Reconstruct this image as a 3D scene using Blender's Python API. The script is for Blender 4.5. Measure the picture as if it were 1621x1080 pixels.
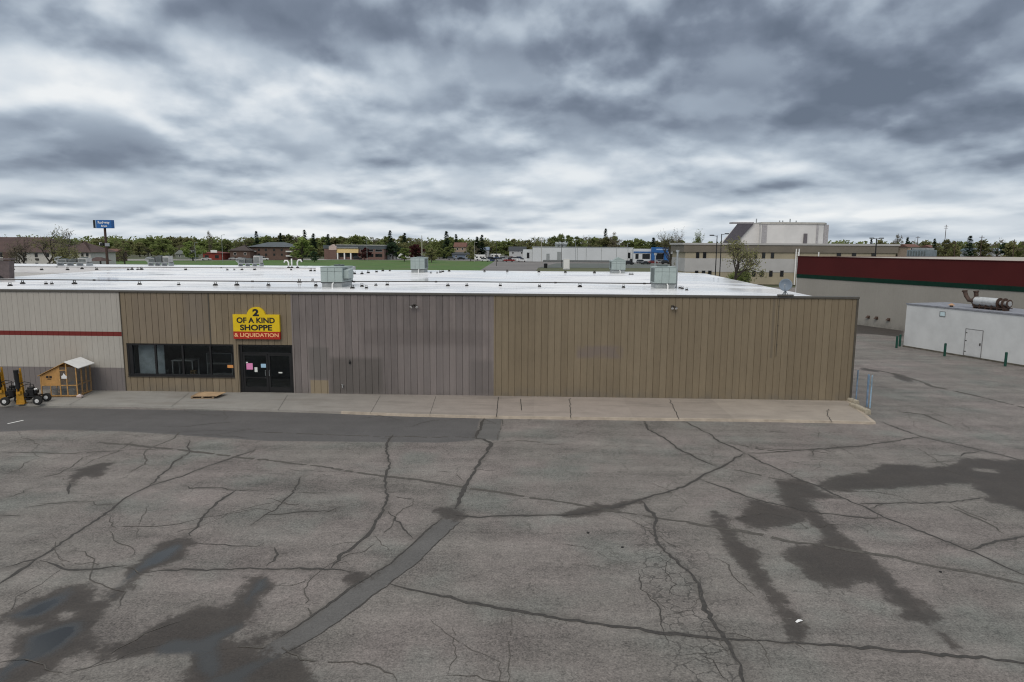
import bpy, bmesh, math, random
import numpy as np
from math import sin, cos, tan, atan, atan2, pi, radians, sqrt, degrees, floor
from mathutils import Vector, Matrix

for o in list(bpy.data.objects):
    bpy.data.objects.remove(o)
SC = bpy.context.scene
COL = SC.collection

# ------------------------------------------------------------------ camera
FPX, CAM_H, YH, ROLL, YAW = 1080.0, 8.0, 389.0, 0.0064, radians(1.93)
PITCH = atan((540 - YH) / FPX)
fh = np.array([-sin(YAW), cos(YAW), 0]); r0 = np.array([cos(YAW), sin(YAW), 0]); zz = np.array([0, 0, 1.])
FW = fh * cos(PITCH) - zz * sin(PITCH); u0 = fh * sin(PITCH) + zz * cos(PITCH)
RT = r0 * cos(ROLL) + u0 * sin(ROLL); UP = u0 * cos(ROLL) - r0 * sin(ROLL)
camd = bpy.data.cameras.new("camera"); cam = bpy.data.objects.new("camera", camd); COL.objects.link(cam)
camd.sensor_fit = 'HORIZONTAL'; camd.sensor_width = 36.0; camd.lens = 36.0 * FPX / 1621.0
camd.clip_start = 0.1; camd.clip_end = 20000
cam.matrix_world = Matrix(((RT[0], UP[0], -FW[0], 0), (RT[1], UP[1], -FW[1], 0), (RT[2], UP[2], -FW[2], CAM_H), (0, 0, 0, 1)))
SC.camera = cam

def ray(x, y):
    return FW + RT * (x - 810.5) / FPX + UP * (540 - y) / FPX
def at_z(x, y, z=0.0):
    d = ray(x, y); t = (z - CAM_H) / d[2]
    return Vector((d[0] * t, d[1] * t, z))
def X_at(x, Y, y=400):
    d = ray(x, y); return d[0] / d[1] * Y
def z_at(x, y, Y):
    d = ray(x, y); return CAM_H + d[2] / d[1] * Y

# ------------------------------------------------------------------ sky, sun, exposure
SC.view_settings.view_transform = 'Standard'; SC.view_settings.look = 'None'
SC.cycles.filter_width = 1.15
SC.view_settings.exposure = 0.0; SC.view_settings.gamma = 1.0
SUN_EL, SUN_AZ = radians(46), radians(200)
W = bpy.data.worlds.new("World"); SC.world = W; W.use_nodes = True
SKY_RELIEF = 0.46
def build_world():
    nt = W.node_tree; nt.nodes.clear(); N = nt.nodes.new; L = nt.links.new
    def math_(op, a, b=None, clamp=False):
        n = N('ShaderNodeMath'); n.operation = op; n.use_clamp = clamp
        for i, v in enumerate((a, b)):
            if v is None: continue
            if isinstance(v, (int, float)): n.inputs[i].default_value = v
            else: L(v, n.inputs[i])
        return n.outputs[0]
    tc = N('ShaderNodeTexCoord'); d = tc.outputs['Generated']
    sep = N('ShaderNodeSeparateXYZ'); L(d, sep.inputs[0])
    zc = math_('MAXIMUM', sep.outputs[2], 0.0)
    # cloud field: azimuth on a unit circle, height on a log scale, so banks lie level and flatten towards the horizon
    hl = math_('SQRT', math_('ADD', math_('ADD', math_('MULTIPLY', sep.outputs[0], sep.outputs[0]), math_('MULTIPLY', sep.outputs[1], sep.outputs[1])), 1e-5))
    lz = math_('LOGARITHM', math_('ADD', zc, 0.075), math.e)
    cmb = N('ShaderNodeCombineXYZ'); L(math_('DIVIDE', sep.outputs[0], hl), cmb.inputs[0]); L(math_('DIVIDE', sep.outputs[1], hl), cmb.inputs[1]); L(lz, cmb.inputs[2])
    def noise(scale, detail, rough, dist, off, kz=0.75):
        mp = N('ShaderNodeMapping'); mp.inputs['Location'].default_value = off; mp.inputs['Scale'].default_value = (1, 1, kz)
        L(cmb.outputs[0], mp.inputs[0])
        n = N('ShaderNodeTexNoise'); L(mp.outputs[0], n.inputs['Vector'])
        n.inputs['Scale'].default_value = scale; n.inputs['Detail'].default_value = detail
        n.inputs['Roughness'].default_value = rough; n.inputs['Distortion'].default_value = dist
        return n.outputs['Fac']
    def ss_(v, a, b, lo=0., hi=1.):
        n = N('ShaderNodeMapRange'); n.interpolation_type = 'SMOOTHSTEP'; L(v, n.inputs['Value'])
        for k, x in (('From Min', a), ('From Max', b), ('To Min', lo), ('To Max', hi)): n.inputs[k].default_value = x
        return n.outputs[0]
    o1, o2 = (3.1, 1.7, 0.4), (7.3, 2.2, 1.9)
    dz = 0.040
    big = noise(2.1, 2, 0.5, 0.2, o1)
    a1 = noise(4.2, 6, 0.44, 0.0, o2, 0.56); a2 = noise(4.2, 6, 0.44, 0.0, (o2[0], o2[1], o2[2] - dz), 0.56)
    c1 = ss_(a1, .38, .62); c2 = ss_(a2, .38, .62)
    b1 = noise(9, 6, 0.46, 0.0, (1.3, 5.2, 0.9), 0.45)
    acc = math_('ADD', math_('MULTIPLY', math_('SUBTRACT', big, 0.5), 0.45), math_('MULTIPLY', math_('SUBTRACT', a1, 0.5), 0.45))
    acc = math_('ADD', acc, math_('MULTIPLY', math_('SUBTRACT', c1, c2), SKY_RELIEF))
    b2 = noise(9, 6, 0.46, 0.0, (1.3, 5.2, 0.9 - 0.055), 0.45)
    acc = math_('ADD', acc, math_('MULTIPLY', math_('SUBTRACT', b1, 0.5), 0.22))
    acc = math_('ADD', acc, math_('MULTIPLY', math_('SUBTRACT', ss_(b1, .40, .60), ss_(b2, .40, .60)), 0.14))
    # broad banks of thick and thin cloud, placed by direction
    blobs = [(230, 110, 430, 110, .12), (520, 125, 260, 80, .14), (820, 235, 330, 60, .22), (330, 200, 300, 50, .06), (60, 60, 250, 60, .12),
             (620, 15, 520, 60, -.26), (150, -10, 450, 55, -.20), (1250, 0, 500, 45, -.08), (1010, 95, 380, 100, -.10), (1560, 70, 330, 150, -.30), (90, 236, 330, 48, -.17), (1050, 190, 420, 50, -.20),
             (1330, 200, 330, 80, -.12), (640, 205, 330, 40, -.14), (480, 262, 300, 26, -.10), (1420, 215, 200, 26, .10), (1180, 250, 260, 30, .05),
             (150, 300, 320, 34, .10), (1350, 280, 300, 30, -.06), (700, 310, 300, 22, -.06)]
    for (px, py, wx, wy, val) in blobs:
        c = ray(px, py); c = c / np.linalg.norm(c)
        s = N('ShaderNodeVectorMath'); s.operation = 'SUBTRACT'; L(d, s.inputs[0]); s.inputs[1].default_value = tuple(c)
        m = N('ShaderNodeVectorMath'); m.operation = 'MULTIPLY'; L(s.outputs[0], m.inputs[0])
        m.inputs[1].default_value = (FPX / wx / 1.15, 1.0, FPX / wy / 1.15)
        ln = N('ShaderNodeVectorMath'); ln.operation = 'LENGTH'; L(m.outputs[0], ln.inputs[0])
        mr = N('ShaderNodeMapRange'); mr.interpolation_type = 'SMOOTHSTEP'; L(ln.outputs['Value'], mr.inputs['Value'])
        mr.inputs['From Min'].default_value = 0; mr.inputs['From Max'].default_value = 1.5
        mr.inputs['To Min'].default_value = val; mr.inputs['To Max'].default_value = 0
        acc = math_('ADD', acc, mr.outputs[0])
    # thinner and brighter cloud towards the horizon
    hz = N('ShaderNodeMapRange'); hz.interpolation_type = 'SMOOTHSTEP'; L(zc, hz.inputs['Value'])
    hz.inputs['From Min'].default_value = 0.0; hz.inputs['From Max'].default_value = 0.13
    hz.inputs['To Min'].default_value = 0.26; hz.inputs['To Max'].default_value = 0.0
    acc = math_('ADD', acc, hz.outputs[0])
    # thin bright cover overhead, as under any overcast
    zn = N('ShaderNodeMapRange'); zn.interpolation_type = 'SMOOTHSTEP'; L(zc, zn.inputs['Value'])
    zn.inputs['From Min'].default_value = 0.36; zn.inputs['From Max'].default_value = 0.75
    zn.inputs['To Min'].default_value = 0.0; zn.inputs['To Max'].default_value = 0.55
    acc = math_('ADD', acc, zn.outputs[0])
    val = math_('ADD', acc, 0.53)
    cr = N('ShaderNodeValToRGB'); L(val, cr.inputs[0])
    E = cr.color_ramp.elements
    E[0].position = 0.0; E[0].color = (.140, .172, .228, 1)
    E[1].position = 1.0; E[1].color = (.90, .925, .94, 1)
    for p, c in ((.20, (.205, .245, .315)), (.40, (.340, .400, .482)), (.58, (.505, .575, .655)), (.78, (.715, .770, .825))):
        e = E.new(p); e.color = c + (1,)
    # blue sky above the deck, almost wholly covered
    sky = N('ShaderNodeTexSky'); sky.sky_type = 'NISHITA'; sky.sun_disc = False
    sky.sun_elevation = SUN_EL; sky.sun_rotation = SUN_AZ
    bs = N('ShaderNodeBackground'); L(sky.outputs[0], bs.inputs[0]); bs.inputs[1].default_value = 0.05
    bc = N('ShaderNodeBackground'); L(cr.outputs[0], bc.inputs[0]); bc.inputs[1].default_value = 1.0
    mx = N('ShaderNodeMixShader'); mx.inputs[0].default_value = 0.93
    L(bs.outputs[0], mx.inputs[1]); L(bc.outputs[0], mx.inputs[2])
    out = N('ShaderNodeOutputWorld'); L(mx.outputs[0], out.inputs[0])
build_world()
sd = bpy.data.lights.new("sun", 'SUN'); sd.energy = 1.35; sd.angle = radians(40); sd.color = (1, .91, .80)
sun = bpy.data.objects.new("sun", sd); COL.objects.link(sun)
sun.rotation_euler = Vector((-sin(SUN_AZ) * cos(SUN_EL), -cos(SUN_AZ) * cos(SUN_EL), -sin(SUN_EL))).to_track_quat('-Z', 'Y').to_euler()

# ------------------------------------------------------------------ helpers
class MB:
    def __init__(s): s.v = []; s.f = []; s.m = []; s.cm = 0
    def add(s, vs, fs):
        b = len(s.v); s.v.extend([tuple(p) for p in vs])
        for f in fs: s.f.append([b + i for i in f]); s.m.append(s.cm)
        return s
    def box(s, x0, x1, y0, y1, z0, z1, M=None):
        P = [Vector((x, y, z)) for z in (z0, z1) for y in (y0, y1) for x in (x0, x1)]
        if M is not None: P = [M @ p for p in P]
        return s.add(P, [(0, 2, 3, 1), (4, 5, 7, 6), (0, 1, 5, 4), (2, 6, 7, 3), (0, 4, 6, 2), (1, 3, 7, 5)])
    def cyl(s, a, b, r, r2=None, n=10, caps=True):
        a = Vector(a); b = Vector(b); r2 = r if r2 is None else r2
        d = (b - a).normalized(); t = d.orthogonal().normalized(); w = d.cross(t)
        P = [a + (t * cos(2 * pi * i / n) + w * sin(2 * pi * i / n)) * r for i in range(n)]
        P += [b + (t * cos(2 * pi * i / n) + w * sin(2 * pi * i / n)) * r2 for i in range(n)]
        F = [(i, (i + 1) % n, n + (i + 1) % n, n + i) for i in range(n)]
        if caps: F += [tuple(range(n - 1, -1, -1)), tuple(range(n, 2 * n))]
        return s.add(P, F)
    def tube(s, pts, r, n=8):
        pts = [Vector(p) for p in pts]; R = r if isinstance(r, (list, tuple)) else [r] * len(pts)
        P = []; t = None
        for i, p in enumerate(pts):
            d = (pts[min(i + 1, len(pts) - 1)] - pts[max(i - 1, 0)]).normalized()
            t = d.orthogonal().normalized() if t is None else (t - d * t.dot(d)).normalized()
            w = d.cross(t)
            P += [p + (t * cos(2 * pi * k / n) + w * sin(2 * pi * k / n)) * R[i] for k in range(n)]
        F = []
        for i in range(len(pts) - 1):
            for k in range(n): F.append((i * n + k, i * n + (k + 1) % n, (i + 1) * n + (k + 1) % n, (i + 1) * n + k))
        F += [tuple(range(n - 1, -1, -1)), tuple(range((len(pts) - 1) * n, len(pts) * n))]
        return s.add(P, F)
    def prism(s, poly, a, b, axis='y'):
        n = len(poly)
        def pt(p, h):
            return (p[0], h, p[1]) if axis == 'y' else (h, p[0], p[1]) if axis == 'x' else (p[0], p[1], h)
        P = [pt(p, a) for p in poly] + [pt(p, b) for p in poly]
        F = [(i, (i + 1) % n, n + (i + 1) % n, n + i) for i in range(n)] + [tuple(range(n - 1, -1, -1)), tuple(range(n, 2 * n))]
        return s.add(P, F)
    def quad(s, a, b, c, d): return s.add([a, b, c, d], [(0, 1, 2, 3)])
    def build(s, name, mats, parent=None, origin=(0, 0, 0), smooth=False, fix=True, bevel=0.0):
        me = bpy.data.meshes.new(name)
        ox = Vector(origin)
        me.from_pydata([tuple(Vector(p) - ox) for p in s.v], [], s.f); me.update()
        if not isinstance(mats, (list, tuple)): mats = [mats]
        for m in mats: me.materials.append(m)
        if len(mats) > 1: me.polygons.foreach_set('material_index', s.m)
        if fix:
            bm = bmesh.new(); bm.from_mesh(me); bmesh.ops.recalc_face_normals(bm, faces=bm.faces)
            if bevel: bmesh.ops.bevel(bm, geom=list(bm.edges), offset=bevel, segments=2, affect='EDGES', profile=.5)
            bm.to_mesh(me); bm.free()
        if smooth: me.polygons.foreach_set('use_smooth', [True] * len(me.polygons))
        o = bpy.data.objects.new(name, me); COL.objects.link(o)
        if parent is not None: o.parent = parent
        else: o.location = ox
        return o

def tag(o, label=None, cat=None, group=None, kind=None):
    if label: o['label'] = label
    if cat: o['category'] = cat
    if group: o['group'] = group
    if kind: o['kind'] = kind
    return o
def thing(name, label, cat, loc=(0, 0, 0), rz=0, group=None):
    o = bpy.data.objects.new(name, None); COL.objects.link(o); o.empty_display_size = .2
    o.location = loc; o.rotation_euler = (0, 0, rz)
    return tag(o, label, cat, group)
def dup(root, loc, rz=None, label=None, group=None, scale=None):
    r = root.copy(); COL.objects.link(r); r.location = loc
    if rz is not None: r.rotation_euler = (0, 0, rz)
    if scale is not None: r.scale = scale if isinstance(scale, (tuple, list)) else (scale,) * 3
    if label: r['label'] = label
    if group: r['group'] = group
    for ch in list(root.children):
        c = ch.copy(); COL.objects.link(c); c.parent = r
        for g in list(ch.children):
            e = g.copy(); COL.objects.link(e); e.parent = c
    return r

# materials -----------------------------------------------------------
class G:
    """small node-graph writer for one material"""
    def __init__(s, name):
        s.m = bpy.data.materials.new(name); s.m.use_nodes = True; s.t = s.m.node_tree
        s.b = s.t.nodes['Principled BSDF']; s.L = s.t.links.new
        s.geo = None
    def N(s, t): return s.t.nodes.new(t)
    def pos(s):
        if s.geo is None: s.geo = s.N('ShaderNodeNewGeometry').outputs['Position']
        return s.geo
    def objc(s): return s.N('ShaderNodeTexCoord').outputs['Object']
    def set(s, inp, v):
        if isinstance(v, (int, float)): inp.default_value = v
        elif isinstance(v, (tuple, list)): inp.default_value = tuple(v) if len(inp.default_value) == len(v) else tuple(v) + (1,)
        else: s.L(v, inp)
    def math(s, op, a, b=0.0, clamp=False):
        n = s.N('ShaderNodeMath'); n.operation = op; n.use_clamp = clamp; s.set(n.inputs[0], a); s.set(n.inputs[1], b); return n.outputs[0]
    def noise(s, vec, scale, detail=4, rough=.55, dist=0, stretch=None, out='Fac'):
        if stretch:
            mp = s.N('ShaderNodeMapping'); mp.inputs['Scale'].default_value = stretch; s.L(vec, mp.inputs[0]); vec = mp.outputs[0]
        n = s.N('ShaderNodeTexNoise'); s.L(vec, n.inputs['Vector']); n.inputs['Scale'].default_value = scale
        n.inputs['Detail'].default_value = detail; n.inputs['Roughness'].default_value = rough; n.inputs['Distortion'].default_value = dist
        return n.outputs[out]
    def ss(s, v, a, b, lo=0., hi=1.):
        n = s.N('ShaderNodeMapRange'); n.interpolation_type = 'SMOOTHSTEP'; s.set(n.inputs['Value'], v)
        for k, x in (('From Min', a), ('From Max', b), ('To Min', lo), ('To Max', hi)): n.inputs[k].default_value = x
        return n.outputs[0]
    def mix(s, f, a, b, mode='MIX'):
        n = s.N('ShaderNodeMix'); n.data_type = 'RGBA'; n.blend_type = mode
        s.set(n.inputs[0], f); s.set(n.inputs[6], a); s.set(n.inputs[7], b); return n.outputs[2]
    def mixf(s, f, a, b):
        n = s.N('ShaderNodeMix'); n.data_type = 'FLOAT'; s.set(n.inputs[0], f); s.set(n.inputs[2], a); s.set(n.inputs[3], b); return n.outputs[0]
    def attr(s, name):
        n = s.N('ShaderNodeAttribute'); n.attribute_name = name; return n
    def sep(s, v):
        n = s.N('ShaderNodeSeparateXYZ'); s.L(v, n.inputs[0]); return n.outputs
    def comb(s, x, y, z):
        n = s.N('ShaderNodeCombineXYZ')
        for i, q in enumerate((x, y, z)): s.set(n.inputs[i], q)
        return n.outputs[0]
    def bump(s, h, strength=.3, dist=.02):
        n = s.N('ShaderNodeBump'); n.inputs['Strength'].default_value = strength; n.inputs['Distance'].default_value = dist
        s.L(h, n.inputs['Height']); s.L(n.outputs[0], s.b.inputs['Normal'])
        return n
    def out(s, col, rough=.7, metal=0., spec=.5):
        s.set(s.b.inputs['Base Color'], col); s.set(s.b.inputs['Roughness'], rough); s.set(s.b.inputs['Metallic'], metal)
        s.b.inputs['Specular IOR Level'].default_value = spec
        return s.m
    def box(s, P, x0, x1, z0, z1, soft=.05):
        """1 inside a rectangle of world X and Z with soft edges"""
        a = s.math('MULTIPLY', s.ss(P[0], x0 - soft, x0 + soft), s.ss(P[0], x1 - soft, x1 + soft, 1., 0.))
        b = s.math('MULTIPLY', s.ss(P[2], z0 - soft, z0 + soft), s.ss(P[2], z1 - soft, z1 + soft, 1., 0.))
        return s.math('MULTIPLY', a, b)

def mat(name, col, rough=.7, metal=0., var=.18, scale=3., fine=0., spec=.4, obj=False):
    g = G(name); v = g.objc() if obj else g.pos()
    n = g.noise(v, scale, 5, .6)
    f = g.ss(n, .25, .75)
    c = g.mix(f, tuple(x * (1 - var) for x in col), tuple(min(1, x * (1 + var)) for x in col))
    r = g.mixf(n, max(.03, rough - .08), min(1, rough + .08))
    if fine: g.bump(g.noise(v, 60 * fine, 3), .25, .01)
    return g.out(c, r, metal, spec)

M_black = mat('black_metal', (.012, .012, .013), .38)
M_dark = mat('dark_bronze_metal', (.035, .031, .027), .5)
M_coping = mat('coping_metal', (.085, .08, .07), .5, var=.1)
M_steel = mat('galvanised_steel', (.36, .38, .39), .42, .6, .12, 6)
M_white = mat('white_paint', (.74, .74, .73), .5, var=.06)
M_offw = mat('off_white_paint', (.62, .62, .61), .6, var=.08, scale=.4)
M_rubber = mat('black_rubber', (.02, .02, .02), .8)
M_rtu = mat('rooftop_unit_paint', (.30, .355, .345), .45, var=.07, scale=2)
M_rtud = mat('rooftop_unit_louvres', (.10, .12, .12), .55)
M_curb = mat('roof_curb_metal', (.30, .32, .32), .45, .3, .15)
M_yellow = mat('sign_yellow', (.72, .50, .008), .45, var=.05)
M_red = mat('sign_red', (.40, .022, .010), .45, var=.06)
M_orange = mat('sign_orange_letter', (.86, .46, .22), .45, var=.04)
M_ink = mat('black_lettering', (.012, .012, .014), .5)
M_machine = mat('machine_yellow', (.42, .215, .022), .4, var=.2, scale=6)
M_wood = mat('pine_wood', (.44, .25, .09), .65, var=.28, scale=7)
M_woodp = mat('plywood_panel', (.46, .25, .085), .6, var=.2, scale=4)
M_pallet = mat('weathered_timber', (.30, .21, .13), .8, var=.25, scale=6)
M_conc = mat('concrete_stop', (.36, .32, .25), .9, var=.25, scale=8, fine=1)
M_bluepost = mat('blue_post_paint', (.17, .25, .36), .5, var=.25, scale=6)
M_bluesign = mat('blue_sign', (.02, .12, .36), .4, var=.05)
M_greenpost = mat('green_bollard_paint', (.008, .06, .042), .45, var=.2)
M_rust = mat('rusty_brown_metal', (.06, .035, .025), .6, var=.4, scale=8)
M_silver = mat('silver_cladding', (.50, .51, .51), .38, .5, .15, 5)
M_dish = mat('dish_grey_blue', (.15, .19, .24), .5, var=.06)
M_glass_dark = mat('dark_glazing', (.012, .014, .016), .12, var=.1, spec=.5)
M_paper = {k: mat(k + '_paper', c, .6, var=.04) for k, c in dict(pink=(.72, .25, .48), blue=(.34, .52, .68), white=(.66, .68, .66), orange=(.62, .27, .08)).items()}

def glass_mat():
    g = G('window_glass'); t = g.t
    tr = g.N('ShaderNodeBsdfTransparent'); tr.inputs[0].default_value = (.80, .83, .84, 1)
    gl = g.N('ShaderNodeBsdfGlossy'); gl.inputs['Roughness'].default_value = .02; gl.inputs[0].default_value = (.8, .85, .88, 1)
    fr = g.N('ShaderNodeFresnel'); fr.inputs[0].default_value = 1.5
    mx = g.N('ShaderNodeMixShader'); g.L(g.math('MULTIPLY', fr.outputs[0], .55), mx.inputs[0]); g.L(tr.outputs[0], mx.inputs[1]); g.L(gl.outputs[0], mx.inputs[2])
    g.L(mx.outputs[0], t.nodes['Material Output'].inputs[0]); return g.m
M_glass = glass_mat()
def wire_mesh_mat():
    g = G('wire_netting'); P = g.sep(g.objc())
    s = g.math('ADD', P[0], P[1])
    a = g.math('LESS_THAN', g.math('FRACT', g.math('MULTIPLY', s, 22)), .22); b = g.math('LESS_THAN', g.math('FRACT', g.math('MULTIPLY', P[2], 22)), .22)
    g.out((.22, .22, .21), .5, .4); g.L(g.math('MAXIMUM', a, b), g.b.inputs['Alpha']); return g.m
M_wire = wire_mesh_mat()

# ------------------------------------------------------------------ parking lot
def asphalt_graph(name, patches=True):
    g = G(name); P = g.pos()
    fine = g.noise(P, 21, 3, .75); grit = g.noise(P, 7.5, 5, .8); m = g.noise(P, 1.3, 5, .6); big = g.noise(P, .16, 4, .55, .4)
    streak = g.noise(P, 1.0, 4, .6, 0, (.10, .9, 1))
    base = g.mix(g.ss(big, .35, .65), (.150, .138, .125), (.168, .146, .136))
    base = g.mix(g.ss(g.noise(P, .33, 3, .5), .45, .72), base, (.140, .141, .128))
    k = g.math('ADD', g.math('MULTIPLY', g.math('SUBTRACT', fine, .5), 2.3), g.math('MULTIPLY', g.math('SUBTRACT', grit, .5), 1.7))
    k = g.math('ADD', k, g.math('MULTIPLY', g.math('SUBTRACT', m, .5), .75))
    k = g.math('ADD', k, g.math('MULTIPLY', g.math('SUBTRACT', streak, .5), 1.0))
    k = g.math('ADD', k, g.math('MULTIPLY', g.math('SUBTRACT', g.noise(P, .42, 5, .6, .5), .5), .85))
    k = g.math('ADD', k, 1.0)
    kk = g.comb(k, k, k)
    base = g.mix(1.0, base, kk, 'MULTIPLY')
    # scattered drips and dark specks
    sp_ = g.ss(g.noise(P, 4.0, 3, .5), .65, .70); base = g.mix(g.math('MULTIPLY', sp_, .40), base, (.07, .065, .058))
    # hairline net, broken into odd lengths
    hv = g.N('ShaderNodeTexVoronoi'); hv.feature = 'DISTANCE_TO_EDGE'; hv.inputs['Scale'].default_value = .36
    hw = g.N('ShaderNodeVectorMath'); hw.operation = 'ADD'; g.L(P, hw.inputs[0]); hs = g.N('ShaderNodeVectorMath'); hs.operation = 'SCALE'; g.L(g.noise(P, .9, 6, .65, out='Color'), hs.inputs[0]); hs.inputs['Scale'].default_value = 1.5
    g.L(hs.outputs[0], hw.inputs[1]); g.L(hw.outputs[0], hv.inputs['Vector'])
    hl = g.math('MULTIPLY', g.ss(hv.outputs['Distance'], .001, .008, 1., 0.), g.ss(g.noise(P, .5, 4, .6), .44, .56))
    base = g.mix(g.math('MULTIPLY', hl, .72), base, (.065, .06, .053))
    rough = g.mixf(grit, .72, .95)
    hgt = g.math('ADD', fine, g.math('MULTIPLY', grit, .7))
    if patches:
        A = g.attr('stain'); S = g.sep(A.outputs['Color'])   # R damp, G standing water, B new asphalt
        B = g.attr('stain2'); T = g.sep(B.outputs['Color'])  # R crazed zone, G halo beside cracks, B concrete coloured patch
        wob = g.math('ADD', g.math('MULTIPLY', g.math('SUBTRACT', g.noise(P, 1.7, 9, .78), .5), 1.35), g.math('MULTIPLY', g.math('SUBTRACT', fine, .5), .6))
        dv = g.math('ADD', S[0], wob); damp = g.math('ADD', g.math('MULTIPLY', g.ss(dv, .43, .61), .72), g.math('MULTIPLY', g.ss(dv, .15, .95), .28))
        wat = g.ss(g.math('ADD', S[1], g.math('MULTIPLY', wob, .40)), .38, .74)
        new = g.ss(g.math('ADD', S[2], g.math('MULTIPLY', wob, .16)), .38, .62)
        cz = g.ss(g.math('ADD', T[0], g.math('MULTIPLY', wob, .6)), .2, .7)
        halo = g.ss(g.math('ADD', T[1], wob), .30, .80)
        pat = g.ss(g.math('ADD', T[2], g.math('MULTIPLY', wob, .07)), .46, .54)
        kf = g.math('ADD', g.math('MULTIPLY', g.math('SUBTRACT', k, 1.0), .45), 1.0); kf = g.comb(kf, kf, kf)
        base = g.mix(new, base, g.mix(1.0, (.085, .081, .080), kf, 'MULTIPLY'))
        base = g.mix(pat, base, g.mix(1.0, (.102, .098, .094), kf, 'MULTIPLY'))
        # crazing: a net of fine cracks
        vo = g.N('ShaderNodeTexVoronoi'); vo.feature = 'DISTANCE_TO_EDGE'; vo.inputs['Scale'].default_value = 2.3
        vv = g.N('ShaderNodeVectorMath'); vv.operation = 'ADD'; g.L(P, vv.inputs[0])
        ns = g.N('ShaderNodeVectorMath'); ns.operation = 'SCALE'; g.L(g.noise(P, 3, 4, .6, out='Color'), ns.inputs[0]); ns.inputs['Scale'].default_value = .35
        g.L(ns.outputs[0], vv.inputs[1]); g.L(vv.outputs[0], vo.inputs['Vector'])
        line = g.ss(vo.outputs['Distance'], .012, .05, 1., 0.)
        line = g.math('MULTIPLY', line, g.ss(g.noise(P, 1.7, 3, .6), .33, .48))
        craze = g.math('MULTIPLY', line, cz)
        base = g.mix(g.math('MULTIPLY', craze, .75), base, (.045, .042, .038))
        base = g.mix(g.math('MULTIPLY', halo, .55), base, (.075, .068, .06))
        wetc = g.mix(1.0, g.mix(g.noise(P, .8, 3), (.040, .031, .025), (.029, .025, .022)), kf, 'MULTIPLY')
        base = g.mix(g.math('MULTIPLY', damp, .92), base, wetc)
        base = g.mix(wat, base, (.016, .016, .015))
        rough = g.mixf(damp, rough, .72); rough = g.mixf(wat, rough, .10)
        rough = g.mixf(new, rough, g.math('ADD', rough, -.1))
        dry = g.math('SUBTRACT', 1.0, wat)
        hgt = g.math('MULTIPLY', g.math('SUBTRACT', hgt, g.math('MULTIPLY', craze, 1.5)), dry)
    g.bump(hgt, .5, .012)
    return g.out(base, rough, 0, .45)
M_asphalt = asphalt_graph('old_asphalt'); M_asphalt_far = asphalt_graph('far_asphalt', False)
M_crack = mat('crack_filler', (.044, .040, .036), .75, var=.35, scale=9)
M_crack2 = mat('faint_crack', (.076, .069, .061), .85, var=.3, scale=9)

def px_poly(pts): return np.array([[*at_z(x, y)][:2] for x, y in pts])
DAMP = [
 [(119,744),(145,736),(166,731),(181,733),(170,740),(168,750),(153,758),(132,755),(118,762),(114,769),(111,759)],
 [(241,863),(275,853),(298,850),(311,862),(293,868),(300,879),(280,888),(254,901),(228,907),(215,920),(205,938),(179,954),(166,949),(168,936),(197,923),(202,905),(215,892),(233,876)],
 [(0,976),(60,944),(114,924),(140,923),(155,936),(144,951),(166,949),(179,956),(158,980),(145,1000),(166,1021),(185,1040),(160,1050),(135,1030),(112,1040),(85,1060),(52,1080),(35,1092),(-40,1092),(-10,1060),(15,1052),(13,1032),(23,1008),(54,995),(21,990)],
 [(166,1019),(202,1016),(233,1000),(262,980),(311,962),(363,959),(373,946),(389,925),(383,915),(420,907),(420,954),(409,962),(407,975),(386,993),(363,1008),(368,1019),(404,1008),(420,1006),(430,1092),(280,1092),(293,1055),(306,1029),(280,1026),(241,1039),(197,1047),(179,1047)],
 [(385,915),(414,907),(435,920),(424,941),(404,967),(385,985),(365,1008),(375,1017),(416,1006),(455,997),(414,1028),(404,1045),(445,1038),(481,1019),(476,1042),(492,1060),(500,1092),(300,1092),(300,1006),(339,995),(357,964),(375,938),(391,923)],
 [(682,804),(721,802),(737,813),(732,826),(724,829),(716,821),(700,821),(690,812)],
 [(543,915),(559,905),(580,909),(598,906),(587,918),(564,928),(549,925)],
 [(885,816),(911,806),(945,797),(966,800),(1018,787),(1020,793),(981,807),(929,820),(904,820)],
 [(1228,763),(1231,762),(1262,758),(1286,767),(1325,789),(1283,793),(1291,806),(1304,819),(1314,830),(1335,845),(1350,856),(1383,882),(1421,920),(1479,969),(1502,1007),(1524,1036),(1511,1030),(1479,997),(1454,988),(1428,978),(1421,962),(1383,924),(1357,920),(1347,936),(1322,933),(1280,917),(1267,898),(1229,875),(1254,864),(1293,856),(1302,852),(1291,837),(1273,822),(1252,809),(1234,793)],
 [(1286,767),(1325,752),(1366,749),(1397,735),(1434,735),(1462,738),(1506,736),(1525,724),(1564,727),(1650,730),(1650,820),(1590,801),(1558,791),(1561,783),(1538,768),(1506,767),(1473,770),(1428,772),(1387,774),(1345,779),(1314,778)],
 [(1175,806),(1188,790),(1231,801),(1273,811),(1278,822),(1252,835),(1200,838),(1181,838),(1166,822)],
 [(1121,806),(1134,808),(1157,826),(1168,845),(1185,865),(1206,879),(1209,904),(1232,933),(1245,952),(1274,981),(1280,1001),(1274,1020),(1248,1015),(1241,998),(1245,981),(1222,969),(1209,940),(1174,901),(1148,875),(1140,850),(1128,828)],
 [(1353,511),(1375,513),(1431,521),(1429,534),(1389,530),(1353,528)],
 [(1411,590),(1430,594),(1448,603),(1440,606),(1415,598)], [(1362,582),(1389,586),(1392,590),(1362,586)],
]
DRY = [[(1465,736),(1504,734),(1502,739),(1466,740)], [(1541,742),(1578,743),(1577,748),(1543,746)], [(94,973),(118,968),(121,976),(104,981)]]
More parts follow.
